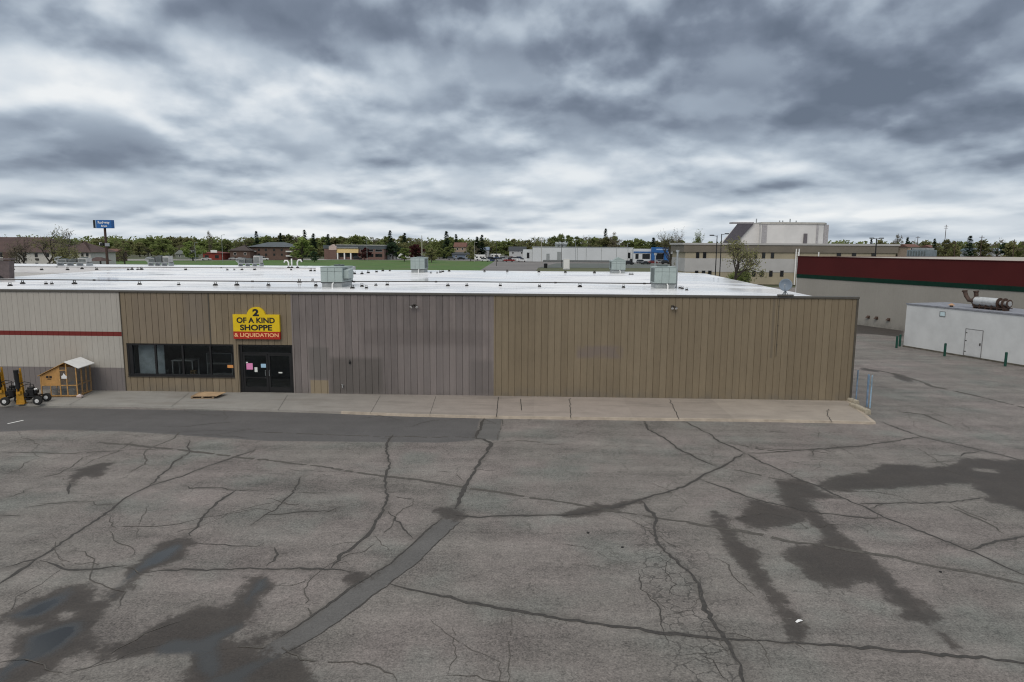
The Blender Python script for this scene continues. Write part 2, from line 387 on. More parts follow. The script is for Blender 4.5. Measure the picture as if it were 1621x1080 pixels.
WATER = [
 [(259,868),(287,857),(290,868),(269,884),(243,897),(223,904),(207,918),(193,928),(180,944),(172,946),(184,930),(207,907),(225,889),(243,874)],
 [(12,976),(52,956),(85,943),(112,929),(118,938),(98,957),(65,976),(31,982)],
 [(43,1008),(85,992),(130,982),(132,998),(111,1018),(83,1036),(57,1048),(20,1060),(0,1092),(-30,1092),(14,1047),(34,1035)],
 [(243,1026),(275,1011),(311,1013),(350,998),(383,985),(385,994),(357,1010),(345,1024),(350,1060),(330,1075),(312,1060),(310,1038),(262,1038),(246,1040)],
 [(308,1092),(345,1068),(404,1046),(444,1039),(409,1058),(375,1092)],
 [(409,918),(427,912),(424,928),(404,944),(398,962),(383,955),(396,933)],
]
NEW = [[(-80,640),(0,644),(420,652),(640,658),(760,662),(752,697),(700,701),(420,698),(200,683),(70,680),(-80,688)]]
PATCH = [[(700,821),(729,826),(712,840),(663,889),(611,928),(538,983),(481,1019),(445,1037),(409,1043),(404,1042),(414,1026),(445,1008),(481,985),(559,928),(619,892),(676,840)],
         [(765,661),(794,662),(790,697),(752,695)], [(335,1082),(374,1073),(372,1082),(360,1095),(325,1095)]]
CRAZE = [[(1015,830),(1050,835),(1095,880),(1125,940),(1140,990),(1165,1010),(1185,1092),(1070,1092),(1055,1010),(1040,960),(1010,900)]]
# cracks: pixel polyline, width (m), strength (0 faint, 1 dark)
CR = [
 ([(0,902),(20,898),(47,889),(70,878),(111,850),(153,824),(192,794),(220,779),(238,769),(277,757),(324,741),(370,724),(404,712)], .075, 1),
 ([(0,925),(26,907),(52,889),(66,880)], .10, 1), ([(49,802),(111,795),(148,795),(155,799),(187,797)], .05, 1), ([(0,790),(36,780),(47,773)], .05, 1),
 ([(0,816),(31,818)], .06, 1), ([(47,759),(85,751),(111,740),(135,725),(155,718)], .05, 0), ([(130,738),(150,728),(187,715),(215,697)], .06, 0),
 ([(0,716),(104,718),(161,715),(197,714)], .07, 0), ([(0,724),(60,722)], .04, 0),
 ([(153,701),(205,703),(233,708),(285,712),(370,723),(408,728),(496,738),(555,746),(607,754),(659,760),(700,767),(737,773),(820,784),(865,790),(909,798),(971,810),(1033,819),(1085,826),(1124,834),(1176,842),(1220,850),(1252,858),(1304,866),(1382,879),(1421,883),(1486,898),(1550,909),(1640,928)], .15, 0),
 ([(287,684),(272,696),(241,707),(228,715),(225,725),(229,736),(202,750)], .06, 0), ([(229,736),(259,736),(271,737)], .05, 0),
 ([(298,696),(300,712),(280,731),(271,741),(251,754),(238,769)], .055, 1), ([(114,762),(111,782)], .10, 1), ([(85,754),(111,759)], .05, 0),
 ([(293,768),(300,773),(319,772),(339,773),(370,776),(414,776)], .06, 1), ([(370,776),(347,795),(321,821),(298,842),(297,850)], .07, 1),
 ([(62,888),(85,892),(114,901),(135,903),(202,896)], .08, 1), ([(230,905),(285,902),(337,903),(383,901),(416,903),(481,901),(525,901),(559,906)], .07, 1),
 ([(215,838),(216,854)], .03, 0), ([(303,861),(363,866),(404,867),(414,859)], .035, 1), ([(435,868),(440,879),(429,889),(416,898)], .08, 1), ([(440,879),(452,877)], .09, 1),
 ([(427,931),(455,931),(489,920)], .03, 0), ([(232,800),(215,825),(214,836)], .02, 0),
 ([(621,689),(612,715),(611,724),(617,736),(612,754),(610,767),(614,795),(611,808),(592,824),(589,837),(566,863),(545,883),(527,899)], .085, 1),
 ([(611,808),(628,826),(641,842),(654,854)], .05, 1), ([(593,846),(612,874)], .025, 0), ([(530,893),(548,889),(556,894)], .03, 1),
 ([(750,693),(765,696),(777,703),(773,716),(763,728),(744,759),(734,772),(726,795),(722,806)], .12, 1), ([(777,701),(820,698),(852,699),(867,703),(896,703)], .05, 0),
 ([(724,814),(763,819),(800,817),(885,815),(924,813),(955,806),(1020,790),(1059,781),(1106,758),(1137,741),(1173,723),(1183,718)], .10, 1),
 ([(1019,667),(1028,679),(1049,692),(1075,712),(1103,725),(1137,738)], .08, 1), ([(1137,738),(1176,746),(1220,757),(1260,762)], .08, 0),
 ([(1183,718),(1200,729),(1262,758),(1309,780),(1356,797),(1379,806),(1408,822),(1460,843),(1535,872),(1590,896),(1640,918)], .07, 1),
 ([(1082,667),(1124,687),(1134,697),(1163,710),(1181,718)], .08, 1), ([(1181,718),(1200,718),(1278,713),(1356,707),(1460,692)], .07, 1), ([(1395,668),(1460,691),(1545,711),(1640,735)], .07, 1),
 ([(1106,758),(1147,772),(1188,789),(1231,799),(1278,809),(1361,819),(1397,820)], .07, 1), ([(1356,797),(1416,796),(1504,796),(1558,788)], .07, 1), ([(1379,805),(1402,798)], .06, 1),
 ([(1504,802),(1538,817),(1569,832),(1590,846)], .06, 0), ([(1535,872),(1577,858),(1640,843)], .07, 1), ([(1462,733),(1512,730)], .08, 0), ([(1519,724),(1530,718),(1551,715)], .07, 1),
 ([(1020,793),(1028,808),(1036,819),(1034,839),(1043,860),(1051,870),(1073,887),(1096,908),(1106,930),(1112,944),(1120,964),(1132,985),(1148,1010),(1161,1030),(1174,1052),(1182,1092)], .085, 1),
 ([(1034,839),(1048,860),(1053,872)], .03, 1), ([(1108,945),(1116,966),(1126,978)], .03, 1),
 ([(616,927),(663,937),(720,949),(804,964),(907,980),(985,993),(1037,1001),(1120,1010),(1229,1017),(1357,1025),(1486,1038),(1544,1044),(1640,1047)], .085, 1),
 ([(478,754),(461,782),(434,808),(415,819),(400,832)], .045, 1), ([(461,780),(517,780)], .05, 0), ([(415,817),(485,810),(522,811),(542,803)], .045, 1),
 ([(722,990),(721,1034),(708,1073)], .018, 0), ([(807,975),(806,1021),(803,1092)], .018, 0), ([(1421,652),(1462,656),(1509,675)], .16, 0),
 ([(1364,583),(1389,587),(1420,593),(1444,600),(1478,612),(1522,622),(1567,632),(1640,650)], .22, 0),
 ([(1168,704),(1200,711),(1240,716)], .14, 0), ([(740,742),(790,747)], .03, 0), ([(400,684),(560,690),(750,693)], .05, 0),
 ([(700,821),(676,840),(619,892),(559,928),(481,985),(445,1008)], .05, 2), ([(729,826),(712,840),(663,889),(611,928),(538,983),(481,1019),(445,1037)], .04, 2),
 ([(765,661),(752,695)], .10, 1), ([(794,662),(790,697)], .05, 0), ([(1500,795),(1530,810),(1600,838)], .03, 0), ([(1287,712),(1286,722)], .05, 1),
 ([(1010,900),(1020,935),(1040,958),(1046,990),(1058,1020)], .022, 1), ([(1060,880),(1052,905),(1072,925),(1062,945)], .02, 1), ([(1052,970),(1080,966),(1108,965)], .022, 1),
 ([(1100,1036),(1126,1048),(1150,1079)], .028, 1), ([(1075,1040),(1100,1036),(1140,1033)], .022, 1),
]
def seg_dist(px, py, a, b):
    d = b - a; L2 = max(1e-9, d @ d)
    t = np.clip(((px - a[0]) * d[0] + (py - a[1]) * d[1]) / L2, 0, 1)
    return np.hypot(px - a[0] - t * d[0], py - a[1] - t * d[1])
def poly_mask(px, py, polys, width):
    best = np.full(px.shape, -9.0)
    for pts in polys:
        q = px_poly(pts); n = len(q); x0, y0 = q.min(0) - 1.2; x1, y1 = q.max(0) + 1.2
        I = np.where((px > x0) & (px < x1) & (py > y0) & (py < y1))[0]
        if not len(I): continue
        X = px[I]; Y = py[I]; dm = np.full(X.shape, 9.0); ins = np.zeros(X.shape, bool)
        for i in range(n):
            a, b = q[i], q[(i + 1) % n]; dm = np.minimum(dm, seg_dist(X, Y, a, b))
            c = ((a[1] > Y) != (b[1] > Y)) & (X < (b[0] - a[0]) * (Y - a[1]) / (b[1] - a[1] + 1e-12) + a[0]); ins ^= c
        best[I] = np.maximum(best[I], np.where(ins, dm, -dm))
    return np.clip(.5 + best / width, 0, 1)

LOT = (-30.0, 36.0, 9.5, 80.0)
def parking_lot():
    rng = random.Random(4)
    xs = np.arange(LOT[0], LOT[1] + .01, .15); ys = np.concatenate([np.arange(LOT[2], 40, .15), np.arange(40, LOT[3] + .01, .5)])
    nx, ny = len(xs), len(ys)
    gx, gy = np.meshgrid(xs, ys); gx = gx.ravel(); gy = gy.ravel()
    co = np.stack([gx, gy, np.zeros_like(gx)], 1)
    i = np.arange(nx * ny).reshape(ny, nx)
    F = np.stack([i[:-1, :-1], i[:-1, 1:], i[1:, 1:], i[1:, :-1]], -1).reshape(-1, 4)
    damp = poly_mask(gx, gy, DAMP, .9); dry = poly_mask(gx, gy, DRY, .6); damp = np.minimum(damp, 1 - dry)
    wat = poly_mask(gx, gy, WATER, .8); new = poly_mask(gx, gy, NEW, .6); pat = poly_mask(gx, gy, PATCH, .6); cz = poly_mask(gx, gy, CRAZE, 1.4)
    halo = np.zeros_like(gx)
    ribs_v, ribs_f, ribs_m = [], [], []
    base = nx * ny
    web = []
    for _ in range(85):   # old hairline cracks between the main ones
        p = np.array([rng.uniform(-24, 22), rng.uniform(11, 31)]); a_ = rng.choice([0, .5, 1.6, 2.4, -.4]) + rng.gauss(0, .3); q_ = [p]
        for _k in range(rng.randint(4, 12)):
            p = p + np.array([cos(a_), sin(a_)]) * rng.uniform(.25, .6); q_.append(p); a_ += rng.gauss(0, .38)
        web.append((np.array(q_), rng.uniform(.012, .030), 0))
    for ci, (pts, w, st) in enumerate(CR + web):
        zc_ = .004 + ci * .00005
        q = px_poly(pts) if isinstance(pts, list) else pts
        for a, b in zip(q[:-1], q[1:]):
            lo = np.minimum(a, b) - .7; hi = np.maximum(a, b) + .7
            I = np.where((gx > lo[0]) & (gx < hi[0]) & (gy > lo[1]) & (gy < hi[1]))[0]
            if len(I) and w > .04: halo[I] = np.maximum(halo[I], (.70 if st else .5) * np.clip(1 - seg_dist(gx[I], gy[I], a, b) / .36, 0, 1))
        # ribbon: resampled, wandering and of uneven width
        P = []
        for a, b in zip(q[:-1], q[1:]):
            n = max(1, int(np.linalg.norm(b - a) / .16))
            for k in range(n): P.append(a + (b - a) * k / n)
        P.append(q[-1]); P = np.array(P)
        amp = (.026 if w < .1 else .02) if st < 2 else .012
        J = np.array([[rng.gauss(0, amp), rng.gauss(0, amp)] for _ in P]); J[0] = 0; J[-1] = 0
        dr_ = .05 if st < 2 else .004
        drift = np.array([[rng.gauss(0, dr_), rng.gauss(0, dr_)] for _ in range(len(P) // 6 + 3)])
        for k in range(len(P)):
            t = k / 6; i0 = int(t); P[k] += drift[i0] * (1 - t + i0) + drift[i0 + 1] * (t - i0)
        P = P + J
        T = np.gradient(P, axis=0); T /= np.linalg.norm(T, axis=1)[:, None] + 1e-9
        nrm = np.stack([-T[:, 1], T[:, 0]], 1)
        start = len(ribs_v); ww = w
        for k in range(len(P)):
            ww = .6 * ww + .4 * w * rng.uniform(.15, 1.75)
            e = min(1, (k + .3) / 3, (len(P) - .7 - k) / 3)
            h = ww * .5 * max(.12, e)
            for sgn in (1, -1):
                p = P[k] + nrm[k] * h * sgn; ribs_v.append((p[0], p[1], zc_))
        for k in range(len(P) - 1):
            s0 = base + start + 2 * k
            if st == 0 and rng.random() < .10: continue
            ribs_f.append((s0 + 1, s0 + 3, s0 + 2, s0)); ribs_m.append(1 if st else 2)
        # hair cracks leaving the main one
        if st == 1 and w < .12:
            for _ in range(int(len(P) / 16)):
                k = rng.randrange(len(P)); p = P[k].copy(); ang = rng.uniform(0, 2 * pi); s1 = len(ribs_v); n = rng.randint(3, 8)
                for j in range(n):
                    wd = .009 * (1 - j / n) + .002
                    d = np.array([cos(ang), sin(ang)]); nn = np.array([-d[1], d[0]])
                    for sgn in (1, -1): ribs_v.append((p[0] + nn[0] * wd * sgn, p[1] + nn[1] * wd * sgn, zc_ + .00002))
                    p = p + d * .14; ang += rng.gauss(0, .35)
                for j in range(n - 1):
                    s0 = base + s1 + 2 * j; ribs_f.append((s0 + 1, s0 + 3, s0 + 2, s0)); ribs_m.append(2)
    V = np.concatenate([co, np.array(ribs_v)]) if ribs_v else co
    me = bpy.data.meshes.new('parking_lot')
    nf = len(F) + len(ribs_f); me.vertices.add(len(V)); me.vertices.foreach_set('co', V.ravel())
    FF = np.concatenate([F, np.array(ribs_f)]).astype(np.int32)
    me.loops.add(nf * 4); me.loops.foreach_set('vertex_index', FF.ravel())
    me.polygons.add(nf); me.polygons.foreach_set('loop_start', np.arange(0, nf * 4, 4, dtype=np.int32))
    me.polygons.foreach_set('material_index', np.array([0] * len(F) + ribs_m, np.int32))
    me.update(calc_edges=True); me.validate()
    for m in (M_asphalt, M_crack, M_crack2): me.materials.append(m)
    pad = np.zeros(len(V) - len(gx))
    for nm, ch in (('stain', (damp, wat, new)), ('stain2', (cz, halo, pat))):
        at = me.attributes.new(nm, 'FLOAT_COLOR', 'POINT')
        d = np.ones((len(V), 4), np.float32)
        for c in range(3): d[:, c] = np.concatenate([ch[c], pad])
        at.data.foreach_set('color', d.ravel())
    o = bpy.data.objects.new('parking_lot', me); COL.objects.link(o); tag(o, kind='structure')
parking_lot()

# wider ground ---------------------------------------------------------
def ground_mat():
    g = G('open_ground'); P = g.pos()
    c = g.mix(g.ss(g.noise(P, .012, 4), .4, .6), (.070, .080, .036), (.105, .098, .070))
    c = g.mix(g.ss(g.noise(P, .15, 4), .4, .7), c, (.06, .07, .032)); return g.out(c, .95)
def grass_mat(n, a, b):
    g = G(n); P = g.pos(); c = g.mix(g.ss(g.noise(P, .25, 5, .65), .35, .65), a, b)
    c = g.mix(g.math('MULTIPLY', g.ss(g.noise(P, .035, 3), .45, .7), .5), c, (.10, .105, .04)); return g.out(c, .95)
def sheet(name, pts, z, m, kind='structure'):
    mb = MB(); mb.add([(p[0], p[1], z) for p in pts], [tuple(range(len(pts)))]); o = mb.build(name, m); tag(o, kind=kind)
    if o.data.polygons[0].normal.z < 0: o.data.flip_normals()
    return o
M_ground = ground_mat(); M_lawn = grass_mat('spring_grass', (.062, .130, .014), (.042, .098, .012)); M_verge = grass_mat('dull_grass', (.085, .088, .035), (.062, .072, .03))
sheet('ground', [(-6000, -400), (6000, -400), (6000, 9000), (-6000, 9000)], -.16, M_ground)
# asphalt all round the shops
sheet('service_yard', [(-120, -60), (160, -60), (160, 140), (-120, 140)], -.012, M_asphalt_far)
def far_sheet(name, px, z, m, kind='structure'): return sheet(name, [at_z(x, y, z) for x, y in px], z, m, kind)
far_sheet('lawn', [(-80, 430), (-80, 413.5), (180, 413), (500, 412), (700, 412.4), (783, 413.8), (757, 433)], -.10, M_lawn)
far_sheet('road', [(-80, 413.2), (-80, 411.2), (500, 409.8), (900, 411.5), (1080, 414), (1080, 416.2), (783, 413.6), (700, 412.2), (500, 411.8), (180, 412.8)], -.11, mat('pale_concrete_road', (.27, .26, .24), .9))
far_sheet('dealer_lot', [(783, 413.8), (760, 428), (848, 430), (852, 424), (1130, 425), (1130, 412), (960, 406), (700, 405), (690, 412.2)], -.09, mat('dealer_asphalt', (.16, .15, .145), .9, scale=.05))
far_sheet('side_road', [(880, 417), (1000, 417.4), (1130, 419), (1130, 424.5), (852, 424)], -.07, mat('grey_green_road', (.095, .105, .095), .9, scale=.1))
far_sheet('verge', [(848, 430), (852, 424.4), (1130, 425), (1110, 434)], -.06, M_verge)

# ------------------------------------------------------------------ sidewalk
WY = 35.40
def concrete_mat():
    g = G('sidewalk_concrete'); P = g.pos(); S = g.sep(P)
    side = g.ss(S[0], -16, 1)
    c = g.mix(side, (.258, .248, .228), (.292, .250, .219))
    c = g.mix(g.ss(S[0], 2, 12), c, (.292, .255, .217))
    k = g.math('ADD', 1, g.math('MULTIPLY', g.math('SUBTRACT', g.noise(P, .9, 6, .65), .5), .5)); k = g.math('ADD', k, g.math('MULTIPLY', g.math('SUBTRACT', g.noise(P, 25, 3), .5), .25))
    c = g.mix(1, c, g.comb(k, k, k), 'MULTIPLY')
    st = g.ss(g.noise(P, 1.0, 5, .6, 0, (.25, 1.2, 1)), .50, .64); c = g.mix(g.math('MULTIPLY', st, .38), c, (.17, .15, .13))
    slab = g.N('ShaderNodeTexWhiteNoise'); slab.noise_dimensions = '1D'; g.L(g.math('FLOOR', g.math('DIVIDE', S[0], 4.65)), slab.inputs['W'])
    kk = g.math('ADD', .93, g.math('MULTIPLY', slab.outputs['Value'], .14)); c = g.mix(1, c, g.comb(kk, kk, kk), 'MULTIPLY')
    g.bump(g.noise(P, 30, 4), .2, .01); return g.out(c, .88)
M_walk = concrete_mat()
M_kerb = mat('kerb_concrete', (.37, .315, .255), .85, var=.2, scale=2)
def sidewalk():
    z = .10
    front = [at_z(x, y, z) for x, y in [(-60, 637), (0, 639), (200, 641), (420, 648), (540, 652), (640, 656), (760, 659), (900, 661), (1060, 663), (1200, 664.5), (1330, 667), (1376, 668.5)]]
    corner = at_z(1386, 668, z)
    xr = 16.45
    P = [Vector((p.x, p.y, z)) for p in front] + [corner, Vector((corner.x + .02, corner.y + .2, z)), Vector((xr, WY + .35, z)), Vector((-34, WY + .35, z)), Vector((-34, front[0].y, z))]
    n = len(P); mb = MB()
    mb.add(P + [Vector((p.x, p.y - (.03 if i < len(front) else 0), -.02)) for i, p in enumerate(P)], [tuple(range(n))] + [(i, n + i, n + (i + 1) % n, (i + 1) % n) for i in range(n)])
    o = mb.build('sidewalk', [M_walk, M_kerb, M_crack2]); tag(o, kind='structure')
    k = MB()  # kerb: a worn lighter edge strip, 3 mm proud
    pts = [p for p in front if p.x > -11] + [corner]
    def strip(A, B, za, m):
        V = []
        for a, b in zip(A, B): V += [Vector((a.x, a.y, za)), Vector((b.x, b.y, za))]
        k.cm = m; k.add(V, [(2 * i, 2 * i + 2, 2 * i + 3, 2 * i + 1) for i in range(len(A) - 1)])
    strip(pts, [p + Vector((0, .13, 0)) for p in pts], z + .004, 0)
    V = []
    for p in pts: V += [Vector((p.x, p.y - .035, -.01)), Vector((p.x, p.y - .004, z + .004))]
    k.add(V, [(2 * i, 2 * i + 2, 2 * i + 3, 2 * i + 1) for i in range(len(pts) - 1)])
    e0 = corner; e1 = Vector((xr, WY + .3, z))
    strip([e0, e1], [e0 - Vector((.2, 0, 0)), e1 - Vector((.13, 0, 0))], z + .006, 0)
    rng = random.Random(3)
    for (a, b) in [((602, 627), (586, 655)), ((690, 628), (680, 658)), ((789, 629), (786, 660)), ((824, 632), (826, 650)), ((902, 631), (904, 662)), ((1060, 633), (1075, 664)), ((1312, 648), (1309, 658)), ((1309, 658), (1318, 668)), ((300, 622), (270, 645)), ((150, 620), (110, 641)), ((455, 626), (440, 650))]:
        A = at_z(*a, z); B = at_z(*b, z); A.y = min(A.y, WY - .02); Ls = []; Rs = []
        for i in range(13):
            p = A.lerp(B, i / 12); j = rng.gauss(0, .025) if a[0] > 900 else rng.gauss(0, .006); wd = .018 if a[0] > 780 else .007
            Ls.append(p + Vector((j - wd, 0, 0))); Rs.append(p + Vector((j + wd, 0, 0)))
        strip(Ls, Rs, z + .009, 1)
    k.build('kerb_and_joints', [M_kerb, M_crack], o, fix=False)
sidewalk()
# painted mark on the asphalt
def paint_mark():
    a, b = at_z(12, 671), at_z(37, 665.5); d = (b - a).normalized(); n = Vector((-d.y, d.x, 0)) * .05
    mb = MB(); mb.add([p + Vector((0, 0, .004)) for p in (a - n, b - n, b + n, a + n)], [(0, 1, 2, 3)]); tag(mb.build('painted_line', M_white), kind='structure')
paint_mark()

# ------------------------------------------------------------------ the shop building
BX0, BX1 = -40.0, 16.42
def zr(Y): return 5.20 + .40 * (Y - 35.5) / 36.0
def siding_mat(name, colA, colB, pitch, special, streak=.3, blot=.4):
    g = G(name); P = g.pos(); S = g.sep(P)
    wn = g.N('ShaderNodeTexWhiteNoise'); wn.noise_dimensions = '1D'; g.L(g.math('FLOOR', g.math('DIVIDE', S[0], pitch)), wn.inputs['W'])
    c = g.mix(wn.outputs['Value'], colA, colB)
    k = g.math('ADD', 1, g.math('MULTIPLY', g.math('SUBTRACT', g.noise(P, .35, 4, .6), .5), blot))
    k = g.math('ADD', k, g.math('MULTIPLY', g.math('SUBTRACT', g.noise(P, 2.0, 5, .6, 0, (3, 3, .18)), .5), streak))
    k = g.math('ADD', k, g.math('MULTIPLY', g.math('SUBTRACT', g.noise(P, 14, 4, .6, 0, (1, 1, .3)), .5), .22))
    c = g.mix(1, c, g.comb(k, k, k), 'MULTIPLY')
    low = g.math('MULTIPLY', g.ss(S[2], .08, .75, 1., 0.), g.ss(g.noise(P, 1.6, 5, .65), .3, .7)); c = g.mix(g.math('MULTIPLY', low, .5), c, (.12, .112, .10))
    c = special(g, P, S, c)
    return g.out(c, .72, 0, .35)
def sp_tan(g, P, S, c):
    b = g.box(S, 2.2, 4.6, 2.2, 2.85, .12)
    b = g.math('MULTIPLY', b, g.ss(g.noise(P, 1.4, 4), .3, .6)); c = g.mix(g.math('MULTIPLY', b, .7), c, (.165, .135, .125))
    return g.mix(g.math('MULTIPLY', g.box(S, 12.2, 12.32, 2.3, 5.6, .04), .55), c, (.10, .085, .065))
def sp_left(g, P, S, c):
    b = g.box(S, -21.6, -19.0, 2.75, 5.5, .5); c = g.mix(g.math('MULTIPLY', b, .22), c, (.20, .17, .15))
    b = g.box(S, -18.6, -17.4, 3.0, 5.7, .5); return g.mix(g.math('MULTIPLY', b, .45), c, (.16, .14, .125))
def sp_mauve(g, P, S, c):
    n = g.noise(P, .9, 4)
    def add(c, x0, x1, z0, z1, col, a, soft=.06, nz=True):
        b = g.box(S, x0, x1, z0, z1, soft)
        if nz: b = g.math('MULTIPLY', b, g.ss(n, .2, .5, .6, 1.))
        return g.mix(g.math('MULTIPLY', b, a), c, col)
    c = add(c, -9.1, -2.4, 2.75, 3.6, (.120, .103, .098), .42, .22)
    c = add(c, -7.2, -3.0, .2, 2.75, (.205, .182, .175), .40, .25)
    c = add(c, -12.0, -11.2, .1, 3.0, (.175, .158, .15), .3, .1)
    c = add(c, -10.9, -8.05, .1, 2.05, (.090, .082, .075), .72, .16)
    c = add(c, -12.0, -10.9, .9, 2.6, (.12, .112, .104), .6, .08)
    c = add(c, -3.4, -2.15, .1, 2.0, (.12, .108, .104), .55, .2)
    c = add(c, -11.95, -10.98, .05, .82, (.26, .21, .14), .92, .02, False)
    return c
def sp_grey(g, P, S, c):
    b = g.box(S, -60, -21.9, -.1, 1.36, .012); c = g.mix(b, c, g.mix(g.noise(P, .5, 3), (.165, .150, .146), (.185, .165, .162)))
    return g.mix(g.box(S, -60, -22.05, 3.07, 3.31, .008), c, (.15, .018, .015))
PITCH_B = .345
M_tan = siding_mat('tan_siding', (.178, .142, .094), (.204, .165, .111), PITCH_B, sp_tan)
M_tanl = siding_mat('faded_tan_siding', (.185, .147, .100), (.220, .178, .122), PITCH_B, sp_left, .45, .5)
M_mauve = siding_mat('mauve_siding', (.150, .132, .127), (.196, .170, .162), PITCH_B, sp_mauve, .62, .6)
M_grey = siding_mat('pale_grey_siding', (.375, .355, .320), (.388, .368, .333), .30, sp_grey, .18, .15)
M_trim = mat('dark_corner_trim', (.075, .066, .052), .55)
def roof_mat():
    g = G('white_roof_membrane'); P = g.pos(); S = g.sep(P)
    c = g.mix(g.ss(g.noise(P, .12, 5, .6), .3, .7), (.88, .88, .88), (.80, .80, .815))
    st = g.ss(g.noise(P, .35, 5, .62, .3, (.30, 1.5, 1)), .53, .64); c = g.mix(g.math('MULTIPLY', st, .5), c, (.44, .43, .49))
    seam = g.ss(g.math('ABSOLUTE', g.math('SUBTRACT', g.math('FRACT', g.math('DIVIDE', S[1], 3.05)), .5)), .010, .022, 1., 0.)
    c = g.mix(g.math('MULTIPLY', seam, .22), c, (.45, .45, .47))
    wet = g.ss(g.noise(P, .16, 4, .6, .2, (.6, 1.2, 1)), .42, .62)
    return g.out(c, g.mixf(wet, .42, .10), 0, .5)
M_roof = roof_mat()
shop = thing('shop_building', 'long low shop building with tan, mauve and grey ribbed siding and white flat roof', 'building', (-2.15, WY, 0))
SO = (-2.15, WY, 0)
def siding(x0, x1, z0, z1, m, name='siding_wall', y=WY, pitch=PITCH_B, gd=.026, gw=.030):
    mb = MB(); pts = [(x0, y)]
    k = floor(x0 / pitch) + 1
    while k * pitch < x1 - .02:
        xk = k * pitch
        if xk > x0 + .02: pts += [(xk - gw / 2, y), (xk - gw * .2, y + gd), (xk + gw * .2, y + gd), (xk + gw / 2, y)]
        k += 1
    pts.append((x1, y)); n = len(pts)
    V = [(p[0], p[1], z0) for p in pts] + [(p[0], p[1], z1) for p in pts]
    V += [(x1, y + .15, z0), (x0, y + .15, z0), (x1, y + .15, z1), (x0, y + .15, z1)]
    F = [(i, i + 1, n + i + 1, n + i) for i in range(n - 1)]
    F += [(n - 1, 2 * n, 2 * n + 2, 2 * n - 1), (2 * n + 1, 0, n, 2 * n + 3), (2 * n, 2 * n + 1, 2 * n + 3, 2 * n + 2)]
    F += [tuple(range(n - 1, -1, -1)) + (2 * n + 1, 2 * n), tuple(range(n, 2 * n)) + (2 * n + 2, 2 * n + 3)]
    mb.add(V, F)
    return mb.build(name, m, shop, SO, fix=False)
ZB, ZT = .09, 5.42
XG, XM, XT = -22.0, -12.86, -2.15
WX0, WX1, WZ0, WZ1 = -21.85, -16.03, .91, 2.70
DX0, DX1, DZ1 = -15.76, -12.87, 2.70
siding(BX0, XG - .04, ZB, ZT, M_grey, pitch=.30, gd=.012, gw=.028)['label'] = 'pale grey siding with thin red stripe and darker base'
for a in ((XG, WX0, ZB, ZT), (WX0, WX1, ZB, WZ0), (WX0, WX1, WZ1, ZT), (WX1, DX0, ZB, ZT), (DX0, XM, DZ1, ZT)):
    siding(*a, M_tanl)['label'] = 'faded tan siding'
siding(XM, XT, ZB, ZT, M_mauve)['label'] = 'weathered mauve siding with dark patches'
siding(XT, BX1, ZB, ZT, M_tan)['label'] = 'plain tan siding'
for b_ in ((XG - .04, XG, WY - .03, WY + .15, ZB, ZT), (BX1, BX1 + .1, WY - .03, WY + .12, ZB, ZT), (-17.28, -17.21, WY - .025, WY - .001, WZ1, ZT), (DX0 - .02, DX0, WY - .03, WY - .001, .1, DZ1)):
    mb = MB(); mb.box(*b_); mb.build('trim', M_trim, shop, SO)
mb = MB(); mb.box(BX0, BX1 + .12, WY - .07, WY + .22, ZT, ZT + .11); mb.build('coping', M_coping, shop, SO, bevel=.012)
# side and rear walls, roof
YR = 67.0
mb = MB(); mb.box(BX1 - .25, BX1, WY + .16, YR, -.05, 5.12); mb.box(BX0, BX1 - .26, YR - .2, YR, -.05, 5.3); mb.box(BX0, BX0 + .2, WY + .16, YR - .21, -.05, 5.1)
mb.build('rear_wall', mat('rear_block', (.30, .28, .25), .85), shop, SO)
YR = 67.0
mb = MB(); n = 24
def roofpt(x, y): 
    return (x, y, zr(y) + .02 * sin(x * .31 + 1) * sin(y * .27) + (0 if x < BX1 - 4 else -.03 * (x - BX1 + 4)))
rx = [BX0 + (BX1 + .05 - BX0) * i / 40 for i in range(41)]; ry = [WY + .22 + (YR - WY - .22) * j / n for j in range(n + 1)]
V = [roofpt(x, y) for y in ry for x in rx]
mb.add(V, [(j * 41 + i, j * 41 + i + 1, (j + 1) * 41 + i + 1, (j + 1) * 41 + i) for j in range(n) for i in range(40)])
mb.build('roof', M_roof, shop, SO, fix=False, smooth=True)
# deeper left part of the roof, one low step up
mb = MB(); xl = X_at(566, 76); mb.box(BX0 - 30, xl, YR + .02, 75, 5.0, zr(YR) + .10); mb.build('roof', M_roof, shop, SO)
mb = MB(); mb.box(BX0 - 30, xl, YR + .02, 75, -.1, 4.98); mb.build('rear_wall', M_offw, shop, SO)
mb = MB(); mb.box(BX1 - .06, BX1 + .08, WY + .23, YR, 4.95, 5.10); mb.build('roof_edge_trim', M_coping, shop, SO)
# parapet back face
mb = MB(); mb.box(BX0, BX1, WY + .16, WY + .21, 4.9, ZT); mb.build('parapet', M_white, shop, SO)

